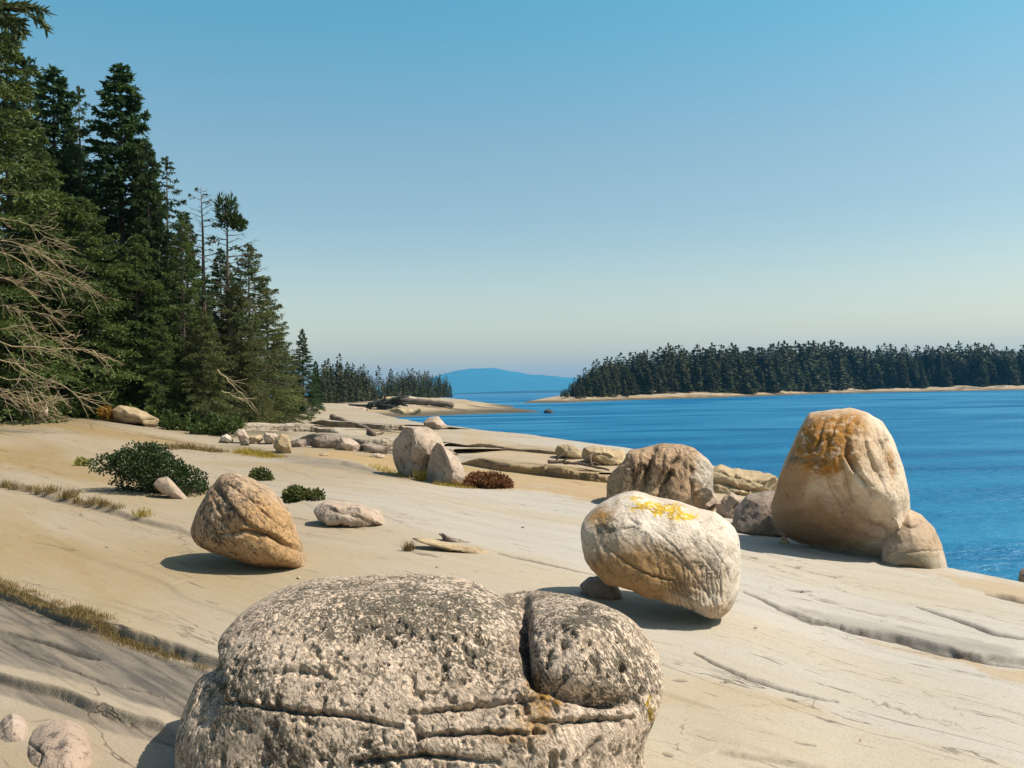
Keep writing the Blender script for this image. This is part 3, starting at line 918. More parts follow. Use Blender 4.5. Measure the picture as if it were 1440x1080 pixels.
boulder("rock", "rounded pale rock with a dark waterline band, right foot of the tallest boulder", "rock", [(1278, 716), (1296, 724), (1315, 744), (1326, 770), (1334, 810), (1300, 808), (1240, 795), (1240, 765), (1256, 735)], hit(1290, 800) + 0.50, 0.55, M["big"], n=80, rough=0.5, seed=6,
        grooves=[([(1270, 738), (1282, 741), (1294, 740)], 1.6, 0.03, 0.9), ([(1240, 777), (1290, 776), (1328, 774)], 1.5, 0.015, 0.4)], stains_and_light=[("stain", 1282, 796, 48, 20, 0.8), ("warm", 1285, 755, 50, 40, 0.55)])

BROWN = [(852, 700), (854, 675), (864, 660), (877, 648), (884, 634), (915, 627), (933, 623), (958, 625), (977, 630), (989, 641), (1003, 654), (1003, 683), (1002, 694), (1010, 712), (980, 722), (900, 722), (856, 716)]
boulder("boulder", "rough brown boulder with deep vertical furrows and one pale right face", "boulder", BROWN, hit(900, 718) + 0.6, 0.7, M["brown"], n=110, p=2.9, rough=0.9, facet=0.5, seed=7,
        grooves=[([(918, 630), (910, 660), (903, 692)], 4.5, 0.17, 0.85), ([(954, 634), (944, 660), (926, 698)], 4.5, 0.16, 0.85), ([(972, 650), (974, 680), (976, 706)], 3, 0.05, 0.8), ([(934, 630), (932, 660), (920, 690)], 3, 0.05, 0.6),
                 ([(884, 640), (892, 670), (890, 700)], 3, 0.06, 0.5), ([(868, 660), (872, 685), (862, 710)], 3, 0.05, 0.5), ([(962, 632), (966, 660), (955, 690)], 2.5, 0.04, 0.6), ([(900, 636), (898, 665), (880, 700)], 2.5, 0.04, 0.5)],
        stains_and_light=[("lichen", 930, 660, 50, 40, 0.5), ("warm", 995, 672, 15, 45, 1.0)])  # warm patch paints the sunlit tone of the right face into the colour
boulder("rock", "broken pale block with angular top right of the brown boulder", "rock", [(1003, 714), (1014, 702), (1027, 692), (1040, 697), (1046, 700), (1048, 705), (1055, 716), (1053, 728), (1040, 732), (1021, 731), (1006, 724)], hit(1030, 731) + 0.28, 0.30, M["pink"], n=50, p=3.2, facet=0.9, seed=8,
        grooves=[([(1030, 722), (1033, 710), (1046, 702)], 1.5, 0.03, 0.6)])
boulder("rock", "small cracked block at the lower right foot of the brown boulder", "rock", [(972, 706), (985, 690), (1002, 688), (1008, 700), (1010, 714), (995, 722), (978, 720)], hit(990, 722) + 0.22, 0.25, M["pink"], n=40, p=3.0, facet=0.8, seed=9)
boulder("rock", "dark brown rock in the shade left of the tallest boulder", "rock", [(1028, 742), (1034, 715), (1050, 696), (1075, 690), (1100, 690), (1118, 700), (1120, 755), (1090, 764), (1050, 754)], hit(1070, 757) + 0.75, 0.6, M["grey"], n=50, p=2.6, facet=0.4, seed=10, rough=0.8)
boulder("rock", "low ochre ledge rock along the water between brown and tallest boulders", "rock", [(985, 668), (1002, 655), (1030, 658), (1060, 662), (1095, 672), (1110, 690), (1080, 704), (1040, 702), (1005, 696)], hit(1050, 700) + 1.0, 0.9, M["tanrock"], n=60, p=2.7, rough=1.2, facet=0.5, seed=11,
        grooves=[([(1000, 676), (1030, 683), (1060, 690), (1090, 696)], 2.5, 0.12, 0.7), ([(1010, 664), (1040, 672), (1080, 682)], 1.5, 0.05, 0.4)])

boulder("boulder", "larger half of the split boulder pair, dark flat face on the left and pointed top", "boulder", [(568, 601), (560, 613), (551, 629), (548, 642), (552, 656), (565, 670), (577, 676), (595, 680), (612, 676), (622, 660), (626, 640), (624, 624), (617, 611), (605, 604), (590, 601), (576, 600)], hit(590, 676) + 0.55, 0.55, M["pink"], n=90, p=2.6, rough=0.5, seed=12, sm=0, cuts=[((-0.86, -0.5, -0.1), 0.40), ((-0.3, -0.8, -0.5), 0.2), ((0.5, -0.7, 0.5), 0.16)],
        grooves=[([(571, 603), (575, 620), (571, 640)], 4, 0.10, 0.3), ([(573, 645), (580, 655), (590, 654)], 3, 0.06, 0.4), ([(610, 625), (603, 645), (598, 664)], 4, 0.10, 0.5)], bulges=[(596, 625, 14, 22, 0.10)], stains_and_light=[("lichen", 560, 650, 18, 25, 0.6)])
boulder("boulder", "smaller rounded half of the split boulder pair, leaning against the larger", "boulder", [(614, 622), (624, 628), (635, 635), (645, 646), (651, 657), (655, 671), (654, 684), (637, 684), (617, 682), (601, 677), (599, 666), (603, 648), (608, 632)], hit(630, 683) + 0.35, 0.45, M["pink"], n=70, p=2.4, rough=0.5, seed=13, sm=0, cuts=[((-0.86, -0.5, 0.0), 0.36)],
        grooves=[([(616, 630), (622, 645), (619, 662)], 3, 0.08, 0.3), ([(628, 650), (634, 664), (630, 678)], 2.5, 0.03, 0.3)], stains_and_light=[("ochre", 640, 682, 18, 8, 0.7)])
boulder("stone", "flat oblong grey stone with an overhanging left end on the open slab", "stone", [(441, 723), (444, 712), (457, 704), (480, 705), (507, 709), (526, 716), (541, 723), (542, 734), (531, 744), (498, 742), (462, 737), (444, 731)], hit(498, 743) + 0.22, 0.32, M["pink"], n=70, p=3.0, rough=0.7, facet=0.3, seed=14,
        grooves=[([(460, 716), (485, 722), (510, 730), (525, 738)], 3, 0.02, 0.2)], stains_and_light=[("lichen", 485, 722, 40, 10, 0.6)])
boulder("stone", "smooth pale wedge stone leaning in front of the dark bush", "stone", [(215, 681), (222, 673), (235, 670), (243, 677), (260, 696), (273, 711), (249, 704), (226, 693)], hit(250, 704) + 0.12, 0.18, M["pink"], n=40, p=2.6, rough=0.5, seed=15)
boulder("rock", "long pale slab rock with a shadowed hollow at the forest edge", "rock", [(157, 577), (168, 570), (190, 573), (208, 581), (224, 591), (222, 602), (199, 597), (171, 595), (160, 590)], hit(195, 598) + 0.5, 0.6, M["tanrock"], n=50, p=2.6, rough=0.6, facet=0.4, seed=16, grooves=[([(168, 583), (185, 589), (200, 594)], 2.5, 0.12, 0.6)])
boulder("rock", "small upright pale rock under the dead branches", "rock", [(47, 588), (58, 575), (67, 568), (68, 580), (65, 590), (54, 592)], hit(58, 591) + 0.3, 0.25, M["pink"], n=24, p=2.6, facet=0.5, seed=17)
ROWS = [
    ("leaning brown rock at the left end of the rock row by the forest", [(331, 606), (342, 601), (351, 616), (349, 626), (339, 625), (334, 614)], "pink"),
    ("low pale wedge rock second from the left in the rock row", [(350, 614), (367, 611), (370, 618), (361, 626), (352, 625)], "tanrock"),
    ("squarish pale rock behind the upright pointed rock", [(372, 608), (391, 610), (388, 620), (384, 627), (373, 623), (370, 615)], "pink"),
    ("tan upright pointed rock beside the yellow grass", [(384, 628), (388, 616), (396, 610), (405, 612), (409, 622), (411, 640), (401, 640), (390, 636)], "tanrock"),
    ("small rounded rocks cluster piece right of the upright pointed rock", [(408, 624), (418, 617), (430, 618), (432, 629), (420, 632), (410, 630)], "grey"),
    ("dark purple faced rock left of the round pale rock in the row", [(433, 629), (441, 616), (460, 610), (478, 614), (476, 634), (453, 633), (440, 632)], "grey"),
    ("round pale rock in the middle of the row under the ledge", [(471, 631), (480, 615), (493, 616), (501, 621), (508, 628), (508, 638), (491, 637), (478, 635)], "pink"),
    ("dark blocky broken rock left of the split boulder pair", [(508, 624), (520, 622), (535, 626), (548, 629), (545, 639), (530, 640), (509, 638)], "grey"),
]
for i, (lb, ol, mt) in enumerate(ROWS):
    a = np.array(ol)
    bx, by = a[:, 0].mean(), a[:, 1].max() - 1
    boulder("rock", lb, "rock", ol, hit(bx, by) + 0.45, 0.4, M[mt], n=32, p=2.6, facet=0.7, rough=0.9, seed=20 + i, group="rocks in a row below the ledge")


def rock_ledge(label, line, h, depth, seed, tanv, och, drk):
    """a broken step in the bedrock: upright layered front, rounded lip, top running back into the slab"""
    n = 220
    a = np.array(line, float)
    cum = np.concatenate([[0], np.cumsum(np.hypot(np.diff(a[:, 0]), np.diff(a[:, 1])))])
    cum /= cum[-1]
    k24 = np.linspace(0, 1, 24)
    pts = np.array([on_ground(np.interp(k, cum, a[:, 0]), np.interp(k, cum, a[:, 1])) for k in k24])
    t = np.linspace(0, 1, n)
    B = np.stack([np.interp(t, k24, pts[:, c]) for c in range(2)], -1)
    B[:, 1] += 0.35 * depth * 0.18 * fbm(np.stack([t * 9, 0 * t, 0 * t + seed], -1), 3, seed) + 0.03 * fbm(np.stack([t * 45, 0 * t, 0 * t + seed], -1), 3, seed + 1)
    tg = np.gradient(B, axis=0)
    tg /= np.linalg.norm(tg, axis=1, keepdims=True)
    nb = np.stack([-tg[:, 1], tg[:, 0]], -1)
    nb *= np.sign(nb[:, 1:2])
    end = np.clip(np.minimum(t, 1 - t) / 0.12, 0, 1) ** 0.7
    hh = h * end * (0.85 + 0.25 * fbm(np.stack([t * 5, 0 * t, 0 * t + seed], -1), 3, seed + 2))
    prof = [(-0.02, -0.3), (0.0, 0.0), (0.0, 0.12), (0.03, 0.2), (0.01, 0.3), (0.0, 0.38), (0.05, 0.46), (0.03, 0.56), (0.02, 0.66), (0.06, 0.76), (0.08, 0.85), (0.14, 0.93), (0.24, 0.98), (0.4, 1.0)]
    rows = []
    for (b, z) in prof:
        rows.append((b * h * 1.6, z, 1))
    for f in (0.25, 0.4, 0.55, 0.7, 0.85, 1.0):
        rows.append((0.4 * h * 1.6 + f * depth, 1.0 - f ** 1.3 * 1.12, 0))
    V, fr = [], []
    for r, (b, z, isf) in enumerate(rows):
        jag = (0.09 * h * fbm(np.stack([t * 60, 0 * t + r * 0.9, 0 * t + seed], -1), 3, seed + 3) + 0.10 * h * fbm(np.stack([t * 14, 0 * t + r * 0.25, 0 * t], -1), 2, seed + 4)) * (1 if isf else 0.2)
        x = B[:, 0] + nb[:, 0] * (b + jag)
        y = B[:, 1] + nb[:, 1] * (b + jag)
        g = np.array([gz(float(x[k]), float(y[k])) for k in range(0, n, 4)])
        g = np.interp(np.arange(n), np.arange(0, n, 4), g)
        top = 0.05 * h * fbm(np.stack([x * 1.2, y * 1.2, 0 * x + 3], -1), 3, seed + 6) if not isf else 0
        V.append(np.stack([x, y, g + hh * (z + (top if not isf else 0)) - 0.03], -1))
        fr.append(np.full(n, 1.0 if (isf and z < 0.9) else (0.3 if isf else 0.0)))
    V = np.concatenate(V)
    fr = np.concatenate(fr)
    nz_ = fbm(V * np.array([1.5, 1.5, 5.0]), 4, seed + 8)
    ck = fr * sstep(0.12, 0.30, fbm(V * np.array([1.0, 1.0, 11.0]), 3, seed + 9)) * 0.55
    z0 = np.zeros(len(V))
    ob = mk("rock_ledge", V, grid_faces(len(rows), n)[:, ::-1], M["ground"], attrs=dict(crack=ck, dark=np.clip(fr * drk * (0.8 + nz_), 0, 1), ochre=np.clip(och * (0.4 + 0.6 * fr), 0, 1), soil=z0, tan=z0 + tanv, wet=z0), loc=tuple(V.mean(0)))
    tag(ob, label, "rock ledge")


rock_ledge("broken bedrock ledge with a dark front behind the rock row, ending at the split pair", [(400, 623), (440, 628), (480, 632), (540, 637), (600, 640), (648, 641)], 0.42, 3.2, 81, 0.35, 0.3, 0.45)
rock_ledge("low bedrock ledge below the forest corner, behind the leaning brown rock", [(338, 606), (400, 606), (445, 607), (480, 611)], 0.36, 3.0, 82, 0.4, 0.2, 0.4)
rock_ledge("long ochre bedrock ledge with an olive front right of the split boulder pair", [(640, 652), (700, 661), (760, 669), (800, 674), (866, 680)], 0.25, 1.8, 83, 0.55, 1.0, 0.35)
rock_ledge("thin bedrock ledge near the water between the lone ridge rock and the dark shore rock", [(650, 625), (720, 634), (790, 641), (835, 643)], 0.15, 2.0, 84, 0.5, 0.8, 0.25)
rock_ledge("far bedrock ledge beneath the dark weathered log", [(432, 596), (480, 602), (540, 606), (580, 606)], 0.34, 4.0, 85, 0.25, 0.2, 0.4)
EDGE = [("small pale rock among the undergrowth below the olive spruces", 302, 603, 9, 6, "pink"), ("low flat rock at the right foot of the undergrowth", 372, 600, 12, 5, "tanrock"), ("small white rock left of the leaning brown rock", 318, 617, 10, 7, "cream"),
        ("little dark rock tucked between the leaning brown rock and the wedge", 345, 622, 6, 6, "grey"), ("small pale rock on the trough sand left of the round pale rock", 455, 640, 8, 4, "tanrock"), ("thin flat rock in front of the dark blocky rock", 530, 641, 12, 4, "pink"),
        ("dark rock in the gap between the round pale rock and the blocky rock", 512, 622, 8, 7, "grey")]
for i, (lb, x, y, rx, ry, mt) in enumerate(EDGE):
    boulder("rock", lb, "rock", [(x - rx, y + ry * .5), (x - rx * .6, y - ry * .6), (x + rx * .1, y - ry), (x + rx * .8, y - ry * .4), (x + rx, y + ry * .6), (x, y + ry)], hit(x, y + ry) + 0.3, 0.35, M[mt], n=28, p=2.7, facet=0.8, seed=90 + i)
boulder("rock", "pale rounded rock alone on the ridge against the water, above the split pair", "rock", [(595, 594), (603, 587), (616, 585), (626, 596), (634, 604), (615, 606), (598, 602)], hit(614, 604) + 0.8, 0.8, M["pink"], n=36, rough=0.6, facet=0.4, seed=30)
boulder("rock", "dark round headed rock on the shore left of the brown boulder", "rock", [(780, 635), (784, 626), (800, 624), (811, 629), (827, 644), (815, 647), (795, 643), (782, 640)], hit(805, 646) + 0.6, 0.6, M["tanrock"], n=40, rough=0.8, facet=0.5, seed=31, stains_and_light=[("lichen", 803, 634, 22, 10, 0.8)])
boulder("rock", "long low tan rock between the dark shore rock and the brown boulder", "rock", [(812, 634), (825, 627), (850, 629), (880, 634), (882, 653), (850, 654), (828, 650)], hit(850, 654) + 0.8, 0.8, M["tanrock"], n=44, rough=1.0, facet=0.6, seed=32, grooves=[([(830, 640), (850, 640), (875, 646)], 1.6, 0.05, 0.6)])
boulder("rock", "dark sliver of rock cut by the right edge of the view", "rock", [(1432, 815), (1434, 803), (1441, 797), (1460, 800), (1470, 832), (1434, 832)], 11.2, 0.25, M["grey"], n=24, facet=0.5, seed=33)
boulder("stone", "rounded pinkish stone with a cracked skin in the bottom left corner", "stone", [(8, 1100), (18, 1062), (36, 1040), (60, 1026), (98, 1019), (128, 1032), (146, 1062), (150, 1100), (75, 1112)], hit(80, 1070) + 0.12, 0.30, M["pink"], n=64, p=2.5, rough=0.6, sm=8, harm=2, seed=34, stains_and_light=[("lichen", 60, 1050, 45, 25, 0.6)], grooves=[([(40, 1045), (60, 1060), (50, 1085)], 2, 0.015, 0.6)])
boulder("stone", "small low grey stone at the left edge beside the pinkish corner stone", "stone", [(-14, 1030), (2, 1014), (18, 1006), (40, 1015), (48, 1030), (30, 1043), (0, 1044)], hit(15, 1042) + 0.10, 0.15, M["pink"], n=40, p=2.5, rough=0.6, sm=8, harm=2, seed=35, stains_and_light=[("lichen", 18, 1022, 30, 16, 0.6)])
# split flakes of stone
CHIP = "tiny loose dark stone chip lying on the open slab"
for i, (x, y, r) in enumerate([(449, 762, 3), (470, 776, 2.5), (735, 742, 3), (660, 800, 2.5), (1062, 884, 4), (1096, 902, 3), (1016, 963, 4), (1128, 832, 3), (1352, 1008, 4), (1210, 1042, 4), (975, 905, 3), (244, 812, 3.5), (420, 812, 3), (150, 770, 3)]):
    boulder("stone", CHIP, "stone", [(x - r, y + r * .4), (x - r * .5, y - r * .5), (x + r * .5, y - r * .6), (x + r, y + r * .3), (x, y + r * .6)], hit(x, y + r) + 0.02, 0.03, M["grey" if i % 3 else "tanrock"], n=12, facet=0.8, seed=110 + i, group="loose stone chips on the slab")
boulder("stone", "thin tan rock flake lying flat in the centre of the slab", "stone", [(578, 757), (592, 757), (630, 764), (672, 770), (697, 780), (690, 783), (655, 777), (622, 772), (600, 765)], hit(650, 778) + 0.05, 0.14, M["tanrock"], n=50, p=2.4, rough=0.5, sm=0, harm=22, seed=36)
boulder("stone", "dark narrow rock splinter just above the tan flake", "stone", [(614, 747), (619, 748), (626, 754), (650, 759), (675, 767), (664, 767), (638, 764), (623, 758)], hit(650, 766) + 0.06, 0.07, M["grey"], n=40, p=2.4, rough=0.4, sm=0, harm=22, seed=37)
boulder("stone", CHIP, "stone", [(611, 800), (613, 796), (619, 799), (625, 802), (614, 803)], hit(618, 802) + 0.02, 0.03, M["grey"], n=10, seed=38, group="loose stone chips on the slab")
boulder("stone", CHIP, "stone", [(616, 783), (620, 780), (624, 783), (620, 785)], hit(620, 784) + 0.02, 0.03, M["grey"], n=10, seed=39, group="loose stone chips on the slab")
boulder("stone", "small yellow stone chip in the shade below the tallest boulder", "stone", [(1095, 763), (1100, 754), (1106, 757), (1111, 765), (1103, 766)], hit(1103, 766) + 0.03, 0.05, M["tanrock"], n=12, seed=40, facet=0.4)
for (x, y, s, sd) in ((1121, 757, 3, 41), (1131, 755, 3, 42)):
    boulder("pebble", "tiny white pebble in the shade beside the yellow chip", "pebble", [(x - s, y), (x, y - s * .7), (x + s, y), (x, y + s * .7)], hit(x, y + 2) + 0.03, 0.03, M["cream"], n=10, seed=sd, group="white pebbles beside the yellow chip")
boulder("rock", "round black wet rock alone in the water off the rocky point", "rock", [(764, 582), (766, 577), (771, 575), (776, 577), (780, 582), (771, 584)], 142.0, 1.0, M["black"], n=20, seed=43)

# ------------------------------------------------------------------ sea
wl = np.concatenate([np.arange(math.log(5), math.log(60), 0.006), np.arange(math.log(60), math.log(400), 0.012), np.linspace(math.log(400), math.log(30000), 60)])
wx = np.concatenate([np.linspace(-9000, -100, 60), np.arange(-80, 560, 12), np.arange(560, 1520, 3.0), np.arange(1520, 1900, 12), np.linspace(1900, 9000, 50)])
WX, WY = np.meshgrid((wx - CX) / F, np.exp(wl))
WX = (WX * WY).ravel()
WY = WY.ravel()
q = np.stack([WX * 0.8 + WY * 0.25, WY * 1.7, 0 * WX], -1)
fade = sstep(70, 15, WY)
WZ = fade * (0.030 * fbm(q, 3, 61) + 0.014 * fbm(q * 3.1, 2, 67))
sea = mk("sea", np.stack([WX, WY, WZ], -1), grid_faces(len(wl), len(wx)), M["water"])
tag(sea, kind="structure")

# ------------------------------------------------------------------ headland, island and far hills


def poly_inside_dist(X, Y, poly):
    d, _ = seg_dist(X, Y, list(poly) + [poly[0]])
    ins = np.zeros(X.shape, bool)
    n = len(poly)
    for k in range(n):
        (x0, y0), (x1, y1) = poly[k], poly[(k + 1) % n]
        c = ((y0 > Y) != (y1 > Y)) & (X < (x1 - x0) * (Y - y0) / (y1 - y0 + 1e-12) + x0)
        ins ^= c
    return np.where(ins, d, -d)


def wpt(px, Y):
    return ((px - CX) / F * Y, Y)


HEAD = [wpt(-900, 112), wpt(300, 108), wpt(430, 112), wpt(500, 122), wpt(560, 132), wpt(640, 141), wpt(700, 146), wpt(757, 150), wpt(745, 165), wpt(700, 185), wpt(722, 215), wpt(690, 270), wpt(668, 340), wpt(650, 440), wpt(640, 520), wpt(500, 620), wpt(-900, 620)]


def terrain_of(name, poly, fn, lnr, pxr, soil_d):
    X, Y = np.meshgrid((pxr - CX) / F, np.exp(lnr))
    X = (X * Y).ravel()
    Y = Y.ravel()
    d = poly_inside_dist(X, Y, poly)
    Z = fn(X, Y, d)
    n_ = len(X)
    z0 = np.zeros(n_)
    ob = mk(name, np.stack([X, Y, Z], -1), grid_faces(len(lnr), len(pxr)), M["ground"],
            attrs=dict(crack=np.clip(0.75 * sstep(0.14, 0.32, fbm(np.stack([X * 0.05 + Y * 0.01, Y * 0.35, Z], -1), 4, 88)), 0, 1), dark=z0, ochre=0.35 * sstep(2.0, 0.6, Z) + 0.2, soil=sstep(soil_d[0], soil_d[1], d), tan=z0 + 0.55, wet=0.85 * sstep(1.0, 0.35, Z)))
    tag(ob, kind="structure")
    return X, Y, Z


def head_z(X, Y, d):
    n1 = fbm(np.stack([X * 0.05, Y * 0.035, 0 * X], -1), 4, 71)
    st_ = fbm(np.stack([X * 0.08, Y * 0.22, 0 * X], -1), 4, 72)
    z = 1.75 * (1 - np.exp(-np.maximum(d, 0) / 9.0)) + np.clip(d - 60, 0, 60) * 0.01
    z = z * (1 + 0.35 * n1) + 0.45 * st_ * sstep(0, 6, d)
    tongue = sstep(620, 760, CX + F * X / Y) * sstep(200, 150, Y)
    z = z * (1 - 0.45 * tongue)
    return np.where(d > 0, z + 0.12, np.maximum(-1.0, d * 0.25 + 0.1))


def island_z(X, Y, d):
    n1 = fbm(np.stack([X * 0.035, Y * 0.03, 0 * X], -1), 4, 73)
    st_ = fbm(np.stack([X * 0.09, Y * 0.12, 0 * X], -1), 5, 74)
    z = 2.6 * (1 - np.exp(-np.maximum(d, 0) / 8.0)) * (1 + 0.5 * n1) + 1.3 * st_ * sstep(0, 10, d) + np.clip(d - 20, 0, 150) * 0.02
    return np.where(d > 0, z + 0.1, np.maximum(-1.0, d * 0.2 + 0.1))


HEAD_XYZ = terrain_of("headland", HEAD, head_z, np.arange(math.log(104), math.log(640), 0.006), np.concatenate([np.linspace(-900, 380, 40), np.arange(390, 780, 2.0)]), (40, 55))
_hl = np.arange(math.log(104), math.log(640), 0.006)
_hp = np.concatenate([np.linspace(-900, 380, 40), np.arange(390, 780, 2.0)])
_hz = HEAD_XYZ[2].reshape(len(_hl), len(_hp))


def head_gz(px, Y):
    return float(_hz[min(np.searchsorted(_hl, math.log(Y)), len(_hl) - 1), min(np.searchsorted(_hp, px), len(_hp) - 1)])


ISL = [wpt(735, 288), wpt(770, 281), wpt(800, 277), wpt(850, 300), wpt(900, 326), wpt(950, 338), wpt(1000, 345), wpt(1050, 375), wpt(1100, 412), wpt(1150, 452), wpt(1200, 478), wpt(1300, 486), wpt(1440, 490), wpt(1700, 500), wpt(2300, 520), wpt(2300, 900), wpt(1200, 900), wpt(900, 620), wpt(800, 420), wpt(755, 330)]
ISL_XYZ = terrain_of("island", ISL, island_z, np.arange(math.log(265), math.log(920), 0.005), np.concatenate([np.arange(725, 1480, 2.5), np.linspace(1490, 2350, 60)]), (14, 24))


def hill(name, ridge, Y, depth, py_base, seed, amp, mat="hill"):
    ridge = np.array(ridge, float)
    xs = np.linspace(ridge[0, 0], ridge[-1, 0], 240)
    ry = np.interp(xs, ridge[:, 0], ridge[:, 1])
    kk = np.ones(9) / 9
    ry = np.convolve(np.pad(ry, 4, mode="edge"), kk, "valid")
    top = P(xs, ry, Y)
    rows = np.linspace(-1, 1, 41)
    Vs = []
    for r in rows:
        prof = max(0.0, (1 - abs(r) ** 1.6))
        q = top.copy()
        q[:, 1] = Y + r * depth
        q[:, 0] = top[:, 0]
        q[:, 2] = np.maximum(top[:, 2], 0) * prof - 3 + amp * prof * fbm(np.stack([q[:, 0] / 300, q[:, 1] / 300, 0 * xs], -1), 4, seed)
        Vs.append(q)
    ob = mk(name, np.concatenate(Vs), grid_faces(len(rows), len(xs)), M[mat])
    tag(ob, kind="structure")


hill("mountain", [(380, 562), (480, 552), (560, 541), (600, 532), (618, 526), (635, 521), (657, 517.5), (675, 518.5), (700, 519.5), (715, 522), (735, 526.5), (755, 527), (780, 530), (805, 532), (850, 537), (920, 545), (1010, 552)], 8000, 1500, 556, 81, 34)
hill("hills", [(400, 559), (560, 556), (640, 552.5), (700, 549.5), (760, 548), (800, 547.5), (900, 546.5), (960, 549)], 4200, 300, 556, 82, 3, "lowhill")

# ------------------------------------------------------------------ conifers


def conifer(seed, h, R, nb, droop=0.35, z0=0.12, prof=0.85, twig=0.09, clump=0.125, dens=1.35, ragged=0.35, flag=0.0, topkeep=1.0, bare=0.0, lift=0.25, thick=1.0):
    """trunk with limbs (one mesh) and a crown of needle sprays (one mesh) for a tree of height h"""
    global rng
    keep = rng
    rng = np.random.default_rng(seed)
    trunk, crown = MB(), MB()
    zz = np.linspace(0, h, 12)
    wob_ = np.cumsum(rng.normal(size=(12, 2)) * 0.012 * h / 12, 0)
    tp = np.stack([wob_[:, 0], wob_[:, 1], zz], -1)
    trunk.tube(tp, np.maximum(0.010, 0.0125 * h * (1 - zz / h) ** 0.8 * thick), 7, 0.3)
    for k in range(nb):
        f = z0 + (1 - z0) * (max(0.0, k + rng.uniform(-0.4, 0.4)) / nb) ** 0.92
        f = min(max(f, z0 * 0.9), 0.995)
        az = k * 2.399 + rng.normal() * 0.5
        L = R * ((1 - f) / (1 - z0)) ** prof * rng.uniform(1 - ragged, 1 + ragged * 0.45) + 0.03 * h * (1 - f) + 0.05
        if flag:
            L *= 1 + flag * math.cos(az)
        isbare = rng.random() < bare
        c = np.array([np.interp(f * h, zz, tp[:, 0]), np.interp(f * h, zz, tp[:, 1]), f * h])
        ns = 7
        s = np.linspace(0, 1, ns)
        el = lift * (f * 1.6 - 0.5) + rng.normal() * 0.08
        out = np.array([math.cos(az), math.sin(az), 0])
        side = np.array([-math.sin(az), math.cos(az), 0])
        sp = c + out * (L * s)[:, None] * math.cos(el) + np.array([0, 0, 1.0]) * (L * (s * math.sin(el) - droop * s ** 1.7 * (1 - f * 0.8) + 0.12 * s ** 3))[:, None] + side * (rng.normal() * 0.12 * L * s ** 2)[:, None]
        trunk.tube(sp, np.linspace(max(0.012, 0.016 * L + 0.004), 0.004, ns) * thick, 4, 0.6)
        if isbare:
            nt = int(5 * L / 0.5) + 2
            for _ in range(nt):
                s0 = rng.uniform(0.25, 0.95)
                o = np.array([np.interp(s0, s, sp[:, a]) for a in range(3)])
                dv = out * rng.uniform(0.3, 1) + side * rng.uniform(-1, 1) + np.array([0, 0, rng.uniform(-0.5, 0.3)])
                dv /= np.linalg.norm(dv)
                l = rng.uniform(0.12, 0.4) * L
                trunk.tube(np.stack([o, o + dv * l * 0.5 + rng.normal(size=3) * 0.05 * l, o + dv * l]), [0.006, 0.005, 0.003], 3, 0.9)
            continue
        bt = rng.uniform(0.0, 1.0)
        nt = max(3, int(L / twig * dens))
        s0 = np.repeat(rng.uniform(0.12, 1.0, nt) ** 0.8, 2)
        m = len(s0)
        sg = np.tile([1.0, -1.0], nt)
        o = np.stack([np.interp(s0, s, sp[:, a]) for a in range(3)], -1)
        tl = (0.42 * L * (1.05 - s0) ** 0.7 + 0.10) * rng.uniform(0.5, 1.2, m)
        tl = np.minimum(tl, 0.75 * R)
        td = out[None] * rng.uniform(0.45, 1.0, m)[:, None] + side[None] * (sg * rng.uniform(0.4, 1.0, m))[:, None] + np.array([[0, 0, 1.0]]) * rng.normal(-0.16, 0.22, m)[:, None]
        td /= np.linalg.norm(td, axis=1, keepdims=True)
        kq = 7
        tt = (np.arange(kq) / kq)[None] * np.ones((m, 1)) + rng.uniform(0, 0.15, (m, kq))
        oo = o[:, None] + td[:, None] * (tl[:, None] * tt)[..., None] - np.array([0, 0, 1.0]) * (0.25 * droop * tl[:, None] * tt ** 2)[..., None]
        dd = td[:, None] + rng.normal(size=(m, kq, 3)) * 0.45
        dd /= np.linalg.norm(dd, axis=2, keepdims=True)
        tint = np.clip(bt * 0.6 + rng.uniform(0, 0.5, (m, kq)), 0, 1)
        crown.clumps(oo.reshape(-1, 3), dd.reshape(-1, 3), rng.uniform(0.6, 1.3, m * kq) * clump, rng.uniform(0.15, 0.28, m * kq) * clump, tint.ravel(), flat=0.35)
    if topkeep:
        m = 60
        f = 1 - rng.uniform(0, 0.05, m) ** 1.0
        o = np.stack([np.full(m, tp[-1, 0]), np.full(m, tp[-1, 1]), f * h], -1)
        d = np.stack([rng.normal(size=m) * 0.5, rng.normal(size=m) * 0.5, np.full(m, 0.8)], -1)
        d /= np.linalg.norm(d, axis=1, keepdims=True)
        crown.clumps(o, d, clump * 1.3, clump * 0.3, rng.uniform(0, 1, m))
    rng = keep
    return trunk, crown


PROTO = {}


def proto(kind, mat, **kw):
    t, c = conifer(**kw)
    root = empty("spruce_tree", (0, 0, 0))
    t.build("trunk", M["bark"], root)
    c.build("crown", M[mat], root, smooth=False)
    PROTO[kind] = [root, kw["h"], False]


